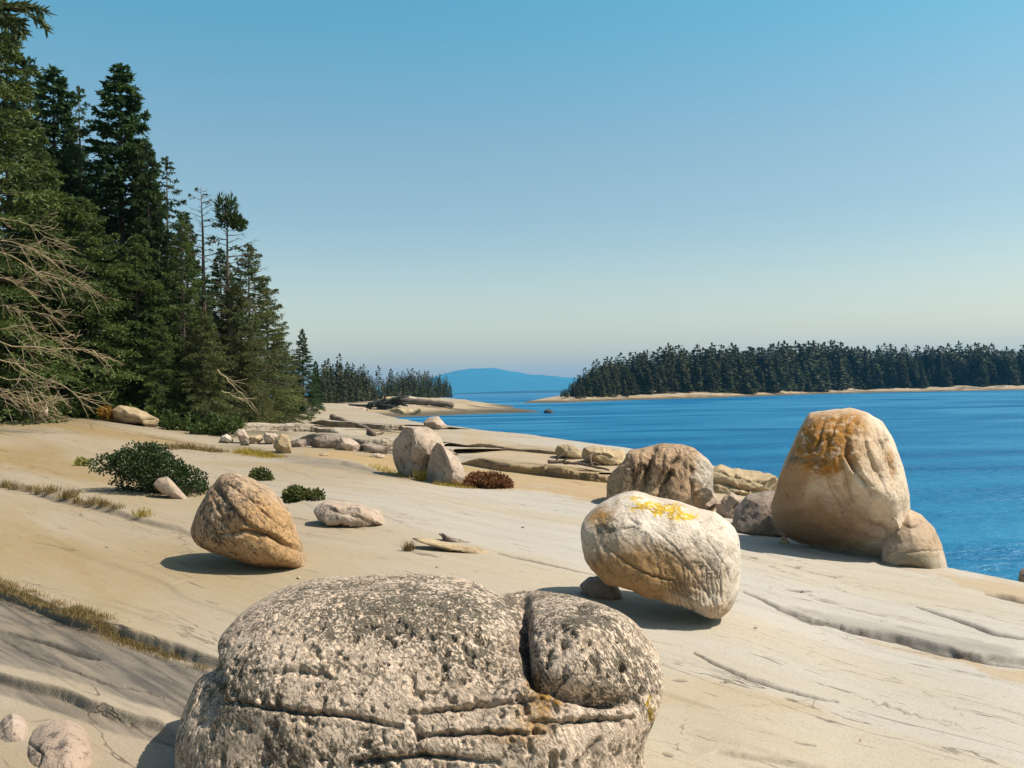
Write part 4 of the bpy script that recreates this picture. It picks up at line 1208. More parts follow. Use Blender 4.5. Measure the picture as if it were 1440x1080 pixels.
proto("dense", "spruce", clump=0.15, seed=101, h=12, R=2.5, nb=170, droop=0.40, z0=0.06, prof=0.8, twig=0.080)
proto("narrow", "spruce", clump=0.15, seed=102, h=12, R=1.45, nb=190, droop=0.25, z0=0.10, prof=0.55, twig=0.060, ragged=0.45)
proto("open", "spruce", seed=103, h=12, R=2.1, nb=95, droop=0.30, z0=0.12, prof=0.8, twig=0.10, ragged=0.4, lift=0.1)
proto("skirt", "green", seed=104, h=9, R=2.9, nb=190, droop=0.50, z0=0.04, prof=0.65, twig=0.085, ragged=0.4)
proto("skirt2", "olive", seed=105, h=9, R=2.8, nb=180, droop=0.45, z0=0.04, prof=0.6, twig=0.085, ragged=0.5)
proto("old", "olive", seed=106, h=11, R=2.7, nb=165, droop=0.22, z0=0.08, prof=0.6, twig=0.085, ragged=0.5, bare=0.08)
proto("green", "green", seed=107, h=12, R=2.6, nb=170, droop=0.45, z0=0.05, prof=0.75, twig=0.085, ragged=0.45)
proto("snag", "spruce", seed=108, h=12, R=1.25, nb=75, droop=0.12, z0=0.25, prof=0.35, twig=0.35, bare=0.82, ragged=0.6, topkeep=0, lift=0.3, thick=1.3)


def plant_tree(kind, px, py_top, Y, label, X=None, group="spruces of the shore forest", rz=None, wide=1.0):
    root, h0, used = PROTO[kind]
    o = root if not used else copy_tree(root)
    PROTO[kind][2] = True
    top = P(px, py_top, Y)
    x = float(top[0]) if X is None else X
    zb = gz(x, Y) - 0.1 if Y < 105 else 1.0
    s = (float(top[2]) - zb) / h0
    o.location = (x, Y, zb)
    o.scale = (s * wide, s * wide, s)
    o.rotation_euler = (0, 0, rng.uniform(0, 6.28) if rz is None else rz)
    tag(o, label, "tree", group)
    return o


TREES = [
    ("green", -25, -80, 26.5, "largest near spruce cut by the left and top edges", 1.0),
    ("dense", 8, 45, 33, "dark spruce at the left edge behind the near green one", 1.1),
    ("open", 44, 82, 36, "spruce with a ragged tip left of the paired narrow tops", 1.0),
    ("narrow", 75, 95, 35, "dark narrow spruce third top from the left edge", 1.15),
    ("open", 112, 124, 34, "slim spruce with an airy feathered tip left of the tallest", 0.9),
    ("narrow", 166, 91, 33, "tallest narrow dark spruce standing clear of the forest", 1.2),
    ("dense", 150, 220, 37, "dark spruce filling in behind the tallest narrow one", 1.1),
    ("narrow", 208, 200, 32, "short dark spruce top hugging the right side of the tallest", 0.8),
    ("open", 233, 221, 33, "pointed spruce with spaced branches left of the bare snag", 1.0),
    ("dense", 262, 300, 36, "dark spruce behind the bare snag", 0.9),
    ("old", 350, 343, 35, "olive spruce with open flat branches at the forest's right end", 1.0),
    ("old", 374, 405, 37, "second olive spruce stepping down at the forest's right end", 1.0),
    ("skirt2", 392, 470, 41, "low olive spruce at the forest's outer right corner", 1.0),
    ("skirt2", 330, 400, 32, "broad olive spruce in front of the snags", 0.9),
    ("green", 255, 300, 30.5, "green spruce in front of the pointed one, branches sweeping down", 0.8),
    ("skirt", 190, 330, 30, "broad green spruce with a deep skirt under the tallest", 0.9),
    ("skirt", 120, 280, 29, "bright green spruce leaning over the dead branches", 1.0),
    ("green", 55, 180, 28.5, "big green spruce above the dead branches", 0.9),
    ("skirt2", 285, 440, 29.5, "drooping olive spruce low at the front of the forest", 1.0),
    ("skirt", 225, 450, 29, "low green spruce behind the long slab rock", 0.9),
    ("skirt2", 355, 480, 34, "low olive spruce behind the rock row", 0.85),
    ("skirt", 90, 430, 28, "low green spruce behind the dead branches", 1.0),
    ("skirt", 10, 380, 27, "low green spruce at the left edge behind the dead branches", 1.0),
    ("dense", 310, 350, 40, "dark spruce deep behind the tufted snag", 1.1),
    ("dense", 95, 200, 40, "dark spruce deep in the wood behind the slim feathered one", 1.2),
    ("dense", 195, 280, 42, "dark spruce deep in the wood right of the tallest", 1.2),
]
for kd, px, py, Y, lb, wd in TREES:
    plant_tree(kd, px, py, Y + 2.6, lb, wide=wd)
plant_tree("snag", 285, 263, 34.5, "nearly bare dead spruce pole with short broken branches")
plant_tree("dense", 425, 463, 62, "lone pointed spruce right of the forest's end", group="spruces behind the ledge")
plant_tree("dense", 412, 520, 66, "small dark spruce left of the lone pointed one", group="spruces behind the ledge", wide=1.1)
plant_tree("narrow", 444, 508, 68, "slim grey spruce right of the lone pointed one", group="spruces behind the ledge")
plant_tree("skirt2", 408, 545, 56, "low olive spruce at the foot of the lone pointed one", group="spruces behind the ledge")

# bare trunk with a tufted top
t, c = conifer(seed=109, h=11.5, R=1.5, nb=60, droop=0.12, z0=0.3, prof=0.3, twig=0.30, bare=0.7, ragged=0.6, topkeep=0, thick=1.2, clump=0.2)
root = empty("spruce_tree", (0, 0, 0))
keep = rng
rng = np.random.default_rng(5)
for cx_, cz, rx, rz_ in ((-0.22, 10.95, 0.26, 0.70), (0.24, 10.9, 0.24, 0.75), (0.05, 10.4, 0.42, 0.40), (0.42, 10.3, 0.34, 0.28), (0.62, 10.05, 0.26, 0.16)):
    m = 300
    v = rng.normal(size=(m, 3))
    v /= np.linalg.norm(v, axis=1, keepdims=True)
    o = np.array([cx_, 0, cz]) + v * np.array([rx, rx, rz_]) * rng.uniform(0.3, 1, m)[:, None]
    c.clumps(o, v * 0.9 + np.array([0, 0, 0.35]), 0.26, 0.035, rng.uniform(0, 0.7, m))
rng = keep
t.build("trunk", M["bark"], root)
c.build("crown", M["spruce"], root, smooth=False)
PROTO["tuft"] = [root, 11.55, False]
plant_tree("tuft", 318, 277, 34.5, "bare spruce trunk with a dense tuft of needles at the top", rz=0.0)

# needle bough hanging into the top left corner: grows on the largest near spruce
near = PROTO["green"][0]
bm = MB()
Yb = 24.0
for line in ([(-60, -30), (-20, 2), (20, 8), (48, 10), (66, 44)], [(-50, -10), (0, 12), (30, 12), (56, 30)], [(-40, 10), (5, 20), (25, 30), (33, 48)], [(-40, 20), (0, 30), (14, 36), (20, 48)], [(-30, 0), (10, 10), (35, 8), (62, 16)]):
    pts = np.array([P(a, b, Yb + rng.uniform(-0.4, 0.4)) for a, b in line])
    s = np.linspace(0, 1, len(pts))
    ss = rng.uniform(0.1, 1, 130)
    o = np.stack([np.interp(ss, s, pts[:, a]) for a in range(3)], -1)
    j = np.minimum((ss * (len(pts) - 1)).astype(int), len(pts) - 2)
    d = pts[j + 1] - pts[j]
    d = d / np.linalg.norm(d, axis=1, keepdims=True) + rng.normal(size=(130, 3)) * 0.35
    bm.clumps(o, d, 0.26, 0.035, rng.uniform(0, 0.6, 130))
    bm.tube(pts, np.linspace(0.03, 0.006, len(pts)), 5, 0.2)
bo = bm.build("branch", M["olive"], None, smooth=False)
bpy.context.view_layer.update()
bo.parent = near
bo.matrix_parent_inverse = near.matrix_basis.inverted()

# ---- dead bleached branches reaching out of the left edge
db = MB()


def dead_branch(line, Y, r0, n_sub, seed, sub=(18, 52), fall=0.40):
    g = np.random.default_rng(seed)
    a = np.array(line, float)
    s = np.linspace(0, 1, len(a))
    ss = np.linspace(0, 1, 14)
    px = np.interp(ss, s, a[:, 0]) + g.normal(size=14) * 1.2
    py = np.interp(ss, s, a[:, 1]) + g.normal(size=14) * 1.2
    dz = np.cumsum(g.normal(size=14) * 0.12)
    pts = np.array([P(px[k], py[k], Y + dz[k]) for k in range(14)])
    db.tube(pts, np.linspace(r0, r0 * 0.25, 14), 5, 0.5)
    for q in range(n_sub):
        k = g.integers(2, 13)
        ang = g.normal(fall, 0.45)
        L = g.uniform(*sub)
        m = 6
        u = np.linspace(0, 1, m)
        x = px[k] + L * u * math.cos(ang)
        y = py[k] + L * u * math.sin(ang) + 0.15 * L * u ** 2 + g.normal(size=m) * 1.3
        yy = Y + dz[k] + g.normal() * 0.8 * u
        pp = np.array([P(x[i], y[i], yy[i]) for i in range(m)])
        pp[0] = pts[k]
        db.tube(pp, np.linspace(r0 * 0.42, 0.004, m), 4, 0.8)
        for w in range(2):
            i = g.integers(1, 5)
            a2 = ang + g.normal(0, 0.5)
            L2 = L * g.uniform(0.3, 0.6)
            p2 = np.array([P(x[i] + L2 * v * math.cos(a2), y[i] + L2 * v * math.sin(a2) + g.normal() * 0.8, yy[i] + 0.2 * v) for v in (0, 0.5, 1)])
            p2[0] = pp[i]
            db.tube(p2, [r0 * 0.2, 0.005, 0.003], 3, 1.0)


DB = [([(-30, 352), (20, 360), (55, 385), (100, 398), (125, 400)], 25.0, 0.028, 12), ([(-30, 330), (20, 340), (50, 352), (90, 380), (118, 400)], 25.2, 0.022, 12), ([(-30, 385), (10, 392), (40, 410), (70, 440), (90, 455)], 24.8, 0.022, 10),
      ([(-30, 478), (10, 486), (50, 488), (85, 492), (122, 488), (150, 508)], 24.5, 0.030, 11), ([(-30, 492), (0, 505), (40, 522), (75, 536), (105, 553), (118, 572)], 24.2, 0.034, 8), ([(-30, 468), (10, 462), (30, 455), (60, 470), (95, 485)], 24.6, 0.022, 9),
      ([(-30, 540), (0, 546), (25, 560), (50, 577)], 23.6, 0.030, 10), ([(-30, 520), (5, 530), (40, 535), (60, 555), (66, 572)], 23.8, 0.024, 9), ([(-30, 425), (10, 430), (45, 440), (75, 445)], 25.0, 0.018, 8), ([(-30, 562), (10, 552), (40, 548), (48, 570)], 23.6, 0.026, 8),
      ([(-30, 300), (30, 312), (60, 330), (75, 350)], 25.4, 0.018, 8)]
for i, (ln, Y, r0, ns) in enumerate(DB):
    dead_branch(ln, Y, r0 * 0.62, int(ns * 1.7), 300 + i)
X0 = float(P(-110, 560, 24.5)[0])
tz = gz(X0, 24.5)
db.tube(np.array([(X0, 24.5, tz - 0.2), (X0 + 0.1, 24.5, tz + 1.5), (X0 + 0.1, 24.6, tz + 3.2), (X0, 24.7, tz + 5.0)]), [0.17, 0.15, 0.12, 0.05], 8, 0.2)
for ln, Y, r0, ns in DB:
    e = P(ln[0][0], ln[0][1], Y)
    b0 = np.array([X0 + 0.05, 24.55, max(tz + 0.2, e[2] - 0.35)])
    db.tube(np.stack([b0, (b0 + e) / 2 + np.array([0, 0, 0.06]), e]), [r0 * 1.6, r0 * 1.3, r0], 5, 0.4)
V_, F_, A_ = db.arrays()
dt = mk("dead_tree", V_, F_, M["dead"], attrs=dict(tint=A_), loc=(X0, 24.5, tz))
tag(dt, "leafless dead tree with bleached tangled branches reaching in from the left edge", "tree")

# a few pale dead limbs fallen in the forest edge
for i, (ln, Y, lb) in enumerate([([(305, 520), (330, 545), (358, 575)], 28.3, "pale broken branch hanging in the low olive spruce"), ([(312, 548), (335, 560), (350, 566)], 28.2, "short pale broken branch below the longer one in the olive spruce")]):
    mb = MB()
    pts = np.array([P(a, b, Y) for a, b in ln])
    s = np.linspace(0, 1, 10)
    pp = np.stack([np.interp(s, np.linspace(0, 1, len(pts)), pts[:, a]) for a in range(3)], -1) + rng.normal(size=(10, 3)) * 0.03
    mb.tube(pp, np.linspace(0.022, 0.006, 10), 5)
    for k in range(6):
        j = rng.integers(2, 9)
        dv = np.array([rng.uniform(0.2, 0.6), rng.uniform(-0.2, 0.2), rng.uniform(-0.5, 0.1)])
        mb.tube(np.stack([pp[j], pp[j] + dv * 0.5 + rng.normal(size=3) * 0.03, pp[j] + dv]), [0.009, 0.007, 0.003], 4)
    tag(mb.build("dead_branch", M["dead"], loc=pp[0]), lb, "branch", "pale dead branches in the forest")

# ---- small far conifers (single meshes: too small for parts)


def far_conifer(seed, h, R, n, z0, prof, clump):
    g = np.random.default_rng(seed)
    mb = MB()
    mb.tube(np.array([(0, 0, 0), (0, 0, h * 0.5), (0, 0, h * 0.98)]), [0.014 * h, 0.010 * h, 0.002 * h], 5)
    nt = sum(len(x) for x in mb.Q) + sum(len(x) for x in mb.T)
    f = z0 + (1 - z0) * (1 - np.sqrt(g.random(n)))
    lv = np.round(f * 16) / 16
    f = f * 0.5 + lv * 0.5
    az = g.uniform(0, 6.283, n)
    lump = 0.75 + 0.35 * np.sin(az * 2 + seed + f * 9) * g.random(n)
    rad = R * ((1 - f) / (1 - z0)) ** prof * lump * g.uniform(0.25, 1.0, n) ** 0.6
    o = np.stack([rad * np.cos(az), rad * np.sin(az), np.clip(f, 0, 0.985) * h], -1)
    d = np.stack([np.cos(az), np.sin(az), g.normal(-0.25, 0.35, n)], -1)
    d /= np.linalg.norm(d, axis=1, keepdims=True)
    mb.clumps(o, d, clump * g.uniform(0.6, 1.3, n), clump * 0.30, g.random(n), flat=0.5)
    top = np.tile([[0, 0, h * 0.93]], (8, 1)) + g.normal(size=(8, 3)) * 0.01 * h
    mb.clumps(top, np.tile([[0, 0, 1.0]], (8, 1)), 0.075 * h, 0.012 * h, g.random(8))
    V, Fs, A = mb.arrays()
    idx = np.zeros(len(Fs[0]) + (len(Fs[1]) if len(Fs) > 1 else 0), int)
    ntq = len(mb.Q[0])
    idx[:ntq] = 1
    idx[len(Fs[0]):] = 1
    return V, Fs, A, idx


FARP = []
for i, (R, n, z0, pf) in enumerate([(2.5, 1000, 0.03, 0.9), (2.1, 900, 0.04, 0.85), (2.9, 1100, 0.03, 0.9), (1.8, 850, 0.05, 0.8), (2.3, 950, 0.08, 0.85), (2.4, 420, 0.15, 0.9)]):
    V_, Fs, A, idx = far_conifer(500 + i, 12, R, n, z0, pf, 0.85)
    ob = mk("tree_model", V_, Fs, [M["far"], M["bark"]], attrs=dict(tint=A), smooth=False, mat_idx=idx)
    FARP.append(ob.data)
    bpy.data.objects.remove(ob)


def far_tree(name, px, py_top, Y, zb, label, group, wide=1.0, kind=None):
    k = kind if kind is not None else int(rng.integers(0, 5))
    o = bpy.data.objects.new(name, FARP[k])
    COL.objects.link(o)
    top = P(px, py_top, Y)
    s = max(2.5, float(top[2]) - zb) / 12.0
    o.location = (float(top[0]), Y, zb)
    o.scale = (s * wide, s * wide, s)
    o.rotation_euler = (rng.normal() * 0.02, rng.normal() * 0.02, rng.uniform(0, 6.28))
    tag(o, label, "tree", group)
    return o


# headland row: tops read off the photograph
HT = [(452, 512), (458, 507), (463, 503), (468, 512), (475, 497), (481, 514), (487, 509), (492, 516), (497, 510), (502, 518), (507, 515), (512, 512), (517, 520), (522, 528), (532, 514), (527, 534), (538, 532), (544, 530), (550, 518), (555, 528),
      (559, 523), (565, 521), (569, 524), (574, 518), (580, 517), (585, 522), (589, 521), (594, 526), (598, 521), (603, 521), (608, 527), (613, 528), (618, 526), (623, 531), (628, 528), (633, 537)]
HL = {475: "tallest pointed spruce in the headland row", 532: "thin see-through spruce standing apart in the headland row", 550: "pointed spruce starting the outer headland clump", 633: "last short spruce at the tip of the headland"}
for px, py in HT:
    Y = float(np.interp(px, [450, 520, 560, 600, 640], [185, 230, 290, 350, 420])) + rng.uniform(-4, 4)
    zb = 1.5
    far_tree("headland_spruce", px, py, Y, zb, HL.get(px, "dark slender spruce in the close row along the headland"), "spruces along the headland", wide=rng.uniform(0.75, 1.0) if px != 532 else 0.9, kind=5 if px == 532 else None)
for px in np.arange(440, 632, 5.5):
    Y = float(np.interp(px, [450, 520, 560, 600, 640], [200, 245, 305, 370, 440])) + rng.uniform(0, 15)
    yt = float(np.interp(px, [a for a, b in HT], [b for a, b in HT]))
    if 520 < px < 548:
        yt = 536
    far_tree("headland_spruce", px + rng.uniform(-2, 2), yt + rng.uniform(3, 12), Y, 1.5, "dark slender spruce in the close row along the headland", "spruces along the headland", wide=1.0)

TOPX = [786, 795, 805, 815, 830, 850, 870, 890, 910, 935, 960, 1000, 1040, 1075, 1100, 1140, 1170, 1200, 1230, 1260, 1300, 1350, 1400, 1440, 1600]
TOPY = [553, 543, 533, 524, 516, 506, 501, 497, 494, 488, 488, 487, 487, 483, 483, 482, 479, 484, 487, 488, 487, 485, 488, 485, 485]
SHX = [735, 770, 800, 850, 900, 950, 1000, 1050, 1100, 1150, 1200, 1300, 1440, 1700]
SHY = [288, 281, 277, 300, 326, 338, 345, 375, 412, 452, 478, 486, 490, 500]
_il = np.arange(math.log(265), math.log(920), 0.005)
_ip = np.concatenate([np.arange(725, 1480, 2.5), np.linspace(1490, 2350, 60)])
_iz = ISL_XYZ[2].reshape(len(_il), len(_ip))


def isl_z(px, Y):
    return float(_iz[min(np.searchsorted(_il, math.log(Y)), len(_il) - 1), min(np.searchsorted(_ip, px), len(_ip) - 1)])


IG = "spruces of the wood on the far island"
cnt = 0
for row, (off, step, lo, hi) in enumerate([(20, 8.4, 4, 34), (30, 7.0, -3, 18), (42, 7.0, -6, 9)]):
    px = 789.0 + row * 2.5
    while px < 1462:
        Y = float(np.interp(px, SHX, SHY)) + off * (0.75 + 0.25 * min(1, (px - 780) / 100)) + rng.uniform(-5, 5)
        yt = float(np.interp(px, TOPX, TOPY)) + rng.uniform(lo, hi) * min(1.0, 0.35 + (px - 785) / 90)
        zb = isl_z(px, Y) - 0.3
        k = 5 if rng.random() < 0.07 else None
        w = rng.uniform(1.05, 1.5)
        lb = "dark spruce in the close wood on the far island"
        if row == 0 and cnt == 0:
            lb = "lowest spruce at the left end of the island wood"
        far_tree("island_spruce", px, yt, Y, zb, lb, IG, wide=w, kind=k)
        cnt += 1
        px += step * rng.uniform(0.7, 1.3)
# the rest of the island's wood reads as one mass behind the front trees
mass = MB()
base_m = [FARP[k] for k in range(5)]
arrs = []
for me in base_m:
    v = np.empty(len(me.vertices) * 3, np.float32)
    me.vertices.foreach_get("co", v)
    arrs.append(v.reshape(-1, 3).astype(float))
for k in range(330):
    px = rng.uniform(800, 1700)
    Y = float(np.interp(px, SHX, SHY)) + rng.uniform(50, 130)
    yt = float(np.interp(px, TOPX, TOPY)) + rng.uniform(3, 16)
    z = isl_z(px, Y)
    top = P(px, yt, Y)
    v = arrs[k % 5]
    s = (float(top[2]) - z) / 12
    n0 = len(v) - (len(v) - 17) % 4
    cl = v[17:17 + (len(v) - 17) // 4 * 4]
    w = cl * np.array([s, s, s]) + np.array([float(top[0]), Y, z])
    mass.add(w, np.arange(len(w)).reshape(-1, 4), None, np.repeat(rng.random(len(w) // 4), 4))
tag(mass.build("forest", M["far"], smooth=False), "dark mass of spruces deeper in the island wood", "forest", None, "stuff")

# ------------------------------------------------------------------ shrubs, grass, undergrowth


def shrub(name, label, blobs, mat, n, leaf, depth, stems=True, group=None, cat="bush", pybase=None, spread=1.0):
    """blobs: (px, py, rx, ry) clumps of leaves seen in the photograph, each given the same depth"""
    b = max(blobs, key=lambda q: q[1] + q[3])
    Y = hit(b[0], pybase or (b[1] + b[3])) + depth * 0.6
    root_p = P(b[0], pybase or (b[1] + b[3]), Y)
    rx0 = float(root_p[0])
    loc = np.array([rx0, Y, gz(rx0, Y)])
    root = empty(name, loc)
    lv, sm_ = MB(), MB()
    area = sum(q[2] * q[3] for q in blobs)
    for (px, py, rx, ry) in blobs:
        m = int(n * rx * ry / area)
        v = rng.normal(size=(m, 3))
        v /= np.linalg.norm(v, axis=1, keepdims=True)
        rad = rng.uniform(0.25, 1.0, m) ** 0.5 * (1 + 0.22 * fbm(v * 2.5 + px, 3, 9))
        yoff = rng.uniform(-0.3, 0.3) * depth
        c = P(px, py, Y + yoff)
        o = c + v * rad[:, None] * np.array([rx * Y / F, depth * 0.55, ry * Y / F])
        o[:, 2] = np.maximum(o[:, 2], np.array(loc[2] - 0.02))
        d = v * 0.7 + rng.normal(size=(m, 3)) * 0.7 + np.array([0, 0, 0.4])
        d /= np.linalg.norm(d, axis=1, keepdims=True)
        lv.clumps(o, d, leaf * rng.uniform(0.6, 1.3, m), leaf * rng.uniform(0.25, 0.45, m), rng.random(m))
        for k in range(2):
            e = c + rng.normal(size=3) * np.array([rx * 0.4 * Y / F, depth * 0.2, ry * 0.4 * Y / F])
            sm_.tube(np.stack([np.array([e[0] * 0.5 + loc[0] * 0.5, Y, gz(float(e[0] * 0.5 + loc[0] * 0.5), Y) - 0.03]), (e + loc) / 2 + rng.normal(size=3) * 0.04, e]), [0.012, 0.009, 0.004], 4)
    lv.build("foliage", M[mat], root, smooth=False, loc=loc).location = (0, 0, 0)
    sm_.build("stems", M["bark"], root, loc=loc).location = (0, 0, 0)
    tag(root, label, cat, group)
    return root


shrub("bush", "large dark green bush beside the leaning wedge stone", [(200, 648, 32, 26), (175, 652, 22, 20), (225, 665, 32, 26), (262, 680, 28, 24), (190, 675, 28, 18), (230, 685, 32, 16), (272, 690, 20, 16), (215, 640, 22, 18), (150, 652, 16, 14), (245, 668, 20, 22)], "bush", 11000, 0.042, 0.8, pybase=702)
shrub("bush", "tiny yellow green bush at the left tip of the large dark bush", [(114, 650, 8, 7), (122, 652, 7, 6), (110, 653, 5, 5)], "ybush", 420, 0.040, 0.12)
shrub("bush", "small round olive bush behind the orange boulder", [(366, 669, 15, 11), (374, 673, 10, 8), (358, 672, 9, 7)], "bush2", 1500, 0.040, 0.25)
shrub("bush", "small dark green bush left of the flat oblong stone", [(415, 694, 16, 11), (430, 699, 16, 11), (446, 698, 9, 10), (420, 701, 18, 9), (407, 698, 9, 8)], "bush2", 2600, 0.038, 0.3)
shrub("bush", "low red brown bush right of the split boulder pair", [(690, 676, 26, 11), (672, 674, 18, 10), (708, 681, 14, 8), (662, 680, 10, 7)], "red", 5200, 0.042, 0.5)
shrub("bush", "small orange leaved bush at the left end of the long slab rock", [(150, 580, 8, 9), (144, 578, 5, 6), (156, 584, 6, 8)], "orange", 800, 0.065, 0.5, pybase=593)
shrub("bush", "bright green low bush at the right end of the forest edge", [(300, 605, 22, 9), (322, 600, 16, 12), (280, 603, 16, 7)], "under", 1800, 0.09, 0.8, pybase=613)
shrub("bush", "yellow green low bush right of the long slab rock", [(240, 597, 14, 8), (258, 600, 14, 6)], "under", 900, 0.09, 0.6, pybase=606)
shrub("bush", "olive bush at the forest corner above the pale ledge", [(395, 570, 20, 16), (375, 576, 20, 14), (408, 562, 14, 14)], "under", 1800, 0.14, 1.2, pybase=588)

# undergrowth along the forest's foot
ug = MB()
for k in range(9000):
    px = rng.uniform(-60, 420)
    yb = float(np.interp(px, [-60, 0, 60, 130, 230, 330, 420], [592, 588, 586, 588, 604, 612, 588]))
    Y = float(np.interp(px, [-60, 0, 230, 330, 380, 420], [28.5, 29, 30.2, 30, 40, 55])) + abs(rng.normal()) * 2.0
    x = (px - CX) / F * Y
    z = gz(x, Y)
    hgt = rng.uniform(0.0, 0.55) * (0.5 + 0.5 * math.sin(px * 0.11) ** 2)
    d = rng.normal(size=3) + np.array([0, -0.2, 0.7])
    d /= np.linalg.norm(d)
    ug.clumps(np.array([[x, Y, z + hgt]]), d[None], 0.16, 0.05, rng.random(1))
tag(ug.build("undergrowth", M["under"], smooth=False), "tangled green undergrowth along the foot of the forest", "undergrowth", None, "stuff")


def tuft_mesh(n, h, spread, seed):
    g = np.random.default_rng(seed)
    mb = MB()
    o = np.stack([g.normal(size=n) * spread, g.normal(size=n) * spread * 0.5, np.full(n, -0.01)], -1)
    d = np.stack([g.normal(size=n) * 0.35, g.normal(size=n) * 0.35, np.ones(n)], -1)
    d /= np.linalg.norm(d, axis=1, keepdims=True)
    mb.clumps(o, d, h * g.uniform(0.4, 1.1, n), h * 0.024, g.random(n))
    V, Fs, A = mb.arrays()
    return V, Fs, A


def tuft(px, py, n, h, spread, label, mat="drygrass", group=None):
    p = on_ground(px, py)
    V, Fs, A = tuft_mesh(n, h, spread, int(px * 7 + py))
    o = mk("grass_tuft", V + p, Fs, M[mat], attrs=dict(tint=A), smooth=False, loc=p)
    tag(o, label, "grass tuft", group)


TG = "dry grass tufts along the upper crevice"
TL = "dry grass tuft in the line of tufts along the upper crevice"
for (px, py, n, h, s) in [(8, 687, 120, .16, .06), (18, 690, 90, .13, .05), (42, 693, 110, .13, .06), (53, 697, 110, .15, .05), (70, 701, 150, .16, .06), (86, 707, 60, .09, .05), (97, 708, 170, .18, .06), (108, 711, 110, .11, .04), (118, 714, 90, .11, .06), (132, 716, 120, .14, .06), (146, 719, 140, .13, .04), (162, 723, 110, .12, .06)]:
    tuft(px, py, n, h, s, TL, group=TG)
tuft(200, 734, 110, .14, .05, "olive dry grass tuft alone at the lower right of the upper crevice line", "ygrass")
tuft(574, 778, 90, .14, .025, "thin brown grass tuft left of the tan rock flake", "drygrass")
tuft(592, 677, 120, .22, .05, "yellow grass tuft in the notch between the split boulders", "ygrass")


def grass_band(name, label, line, jitter, n, h, mat, spread_px=0.0):
    a = np.array(line, float)
    mb = MB()
    s = rng.uniform(0, 1, n)
    cum = np.concatenate([[0], np.cumsum(np.hypot(np.diff(a[:, 0]), np.diff(a[:, 1])))])
    cum /= cum[-1]
    keys = np.linspace(0, 1, 60)
    pk = np.array([on_ground(np.interp(k, cum, a[:, 0]), np.interp(k, cum, a[:, 1])) for k in keys])
    o = np.stack([np.interp(s, keys, pk[:, c]) for c in range(3)], -1)
    dens = 0.5 + 0.5 * fbm(np.stack([s * 18, 0 * s, 0 * s], -1), 2, 3)
    o[:, 0] += rng.normal(size=n) * jitter
    o[:, 1] += rng.normal(size=n) * jitter
    d = rng.normal(size=(n, 3)) * 0.42 + np.array([0, 0, 1.0])
    d /= np.linalg.norm(d, axis=1, keepdims=True)
    o[:, 2] -= 0.015
    mb.clumps(o, d, h * (0.25 + dens) * rng.uniform(0.35, 1.0, n), h * 0.028, rng.random(n))
    tag(mb.build(name, M[mat], smooth=False), label, "grass", None, "stuff")


grass_band("dry_grass", "dry brown grass filling the lower left crevice", [(-40, 822), (0, 838), (40, 852), (84, 872)], 0.04, 4600, 0.065, "drygrass")
grass_band("dry_grass", "olive and brown grass in the crevice above the dark slab", [(92, 876), (130, 886), (180, 906), (230, 922), (296, 944)], 0.04, 7000, 0.065, "drygrass")
grass_band("dry_grass", "dry tan grass strip below the forest edge", [(236, 632), (270, 634), (312, 638)], 0.12, 1500, 0.22, "drygrass")
grass_band("yellow_grass", "bright yellow grass strip beside the upright pointed rock", [(338, 638), (360, 641), (388, 645)], 0.12, 1700, 0.20, "ygrass")
grass_band("yellow_grass", "yellow grass in the trough left of the split boulders", [(520, 658), (550, 667), (575, 675)], 0.10, 800, 0.12, "ygrass")
grass_band("yellow_grass", "yellow grass at the foot of the smaller split boulder", [(612, 683), (640, 686), (665, 688)], 0.05, 600, 0.12, "ygrass")

# ------------------------------------------------------------------ driftwood


def log(label, pts, r0, r1, mat="drift", sides=9, twigs=0, name="driftwood", lift=0.0):
    p = np.array(pts, float)
    s = np.linspace(0, 1, 16)
    pp = np.stack([np.interp(s, np.linspace(0, 1, len(p)), p[:, a]) for a in range(3)], -1)
    pp += rng.normal(size=pp.shape) * r0 * 0.12
    mb = MB()
    mb.tube(pp, np.linspace(r0, r1, 16) * (1 + 0.1 * rng.normal(size=16)), sides)
    for k in range(twigs):
        j = rng.integers(2, 14)
        dv = rng.normal(size=3) * np.array([1, 0.5, 0.25]) + np.array([0.4, 0, 0.12])
        dv *= r0 * rng.uniform(6, 12) / np.linalg.norm(dv)
        mb.tube(np.stack([pp[j], pp[j] + dv * 0.5 + rng.normal(size=3) * r0, pp[j] + dv]), [r0 * 0.5, r0 * 0.35, r0 * 0.15], 5)
    tag(mb.build(name, M[mat], loc=pp[0]), label, "driftwood")


def gpts(line, up):
    out = []
    for a, b in line:
        q = on_ground(a, b)
        out.append(q + np.array([0, 0, up]))
    return out


log("dark weathered log lying on the far pale slab", gpts([(468, 589), (485, 596), (505, 604), (526, 613)], 0.12), 0.16, 0.09)
log("thin forked driftwood branch on the ochre slab left of the brown boulder", gpts([(771, 658), (795, 659), (818, 661), (856, 670)], 0.12), 0.045, 0.02, twigs=5)
log("long low driftwood pole under the forked branch", gpts([(773, 667), (810, 671), (856, 676)], 0.05), 0.06, 0.04)
log("small forked twig on the far slab right of the dark log", gpts([(532, 612), (541, 610), (547, 606)], 0.06), 0.03, 0.015, twigs=2)
hz = lambda px, Y, up: np.array([(px - CX) / F * Y, Y, max(0.1, head_gz(px, Y)) + up])
log("long dark log sloping down the rocky point to the water", [hz(556, 150, 0.7), hz(590, 148, 0.6), hz(636, 146, 0.5)], 0.6, 0.42)
log("pale driftwood log among the dark tangle on the rocky point", [hz(538, 140, 1.3), hz(558, 141, 1.5)], 0.32, 0.22, "dead")
tg_ = MB()
tg_.tube(np.stack([hz(518, 138, 0.5), hz(540, 139, 0.9), hz(562, 140, 1.1)]), [0.45, 0.5, 0.3], 8)
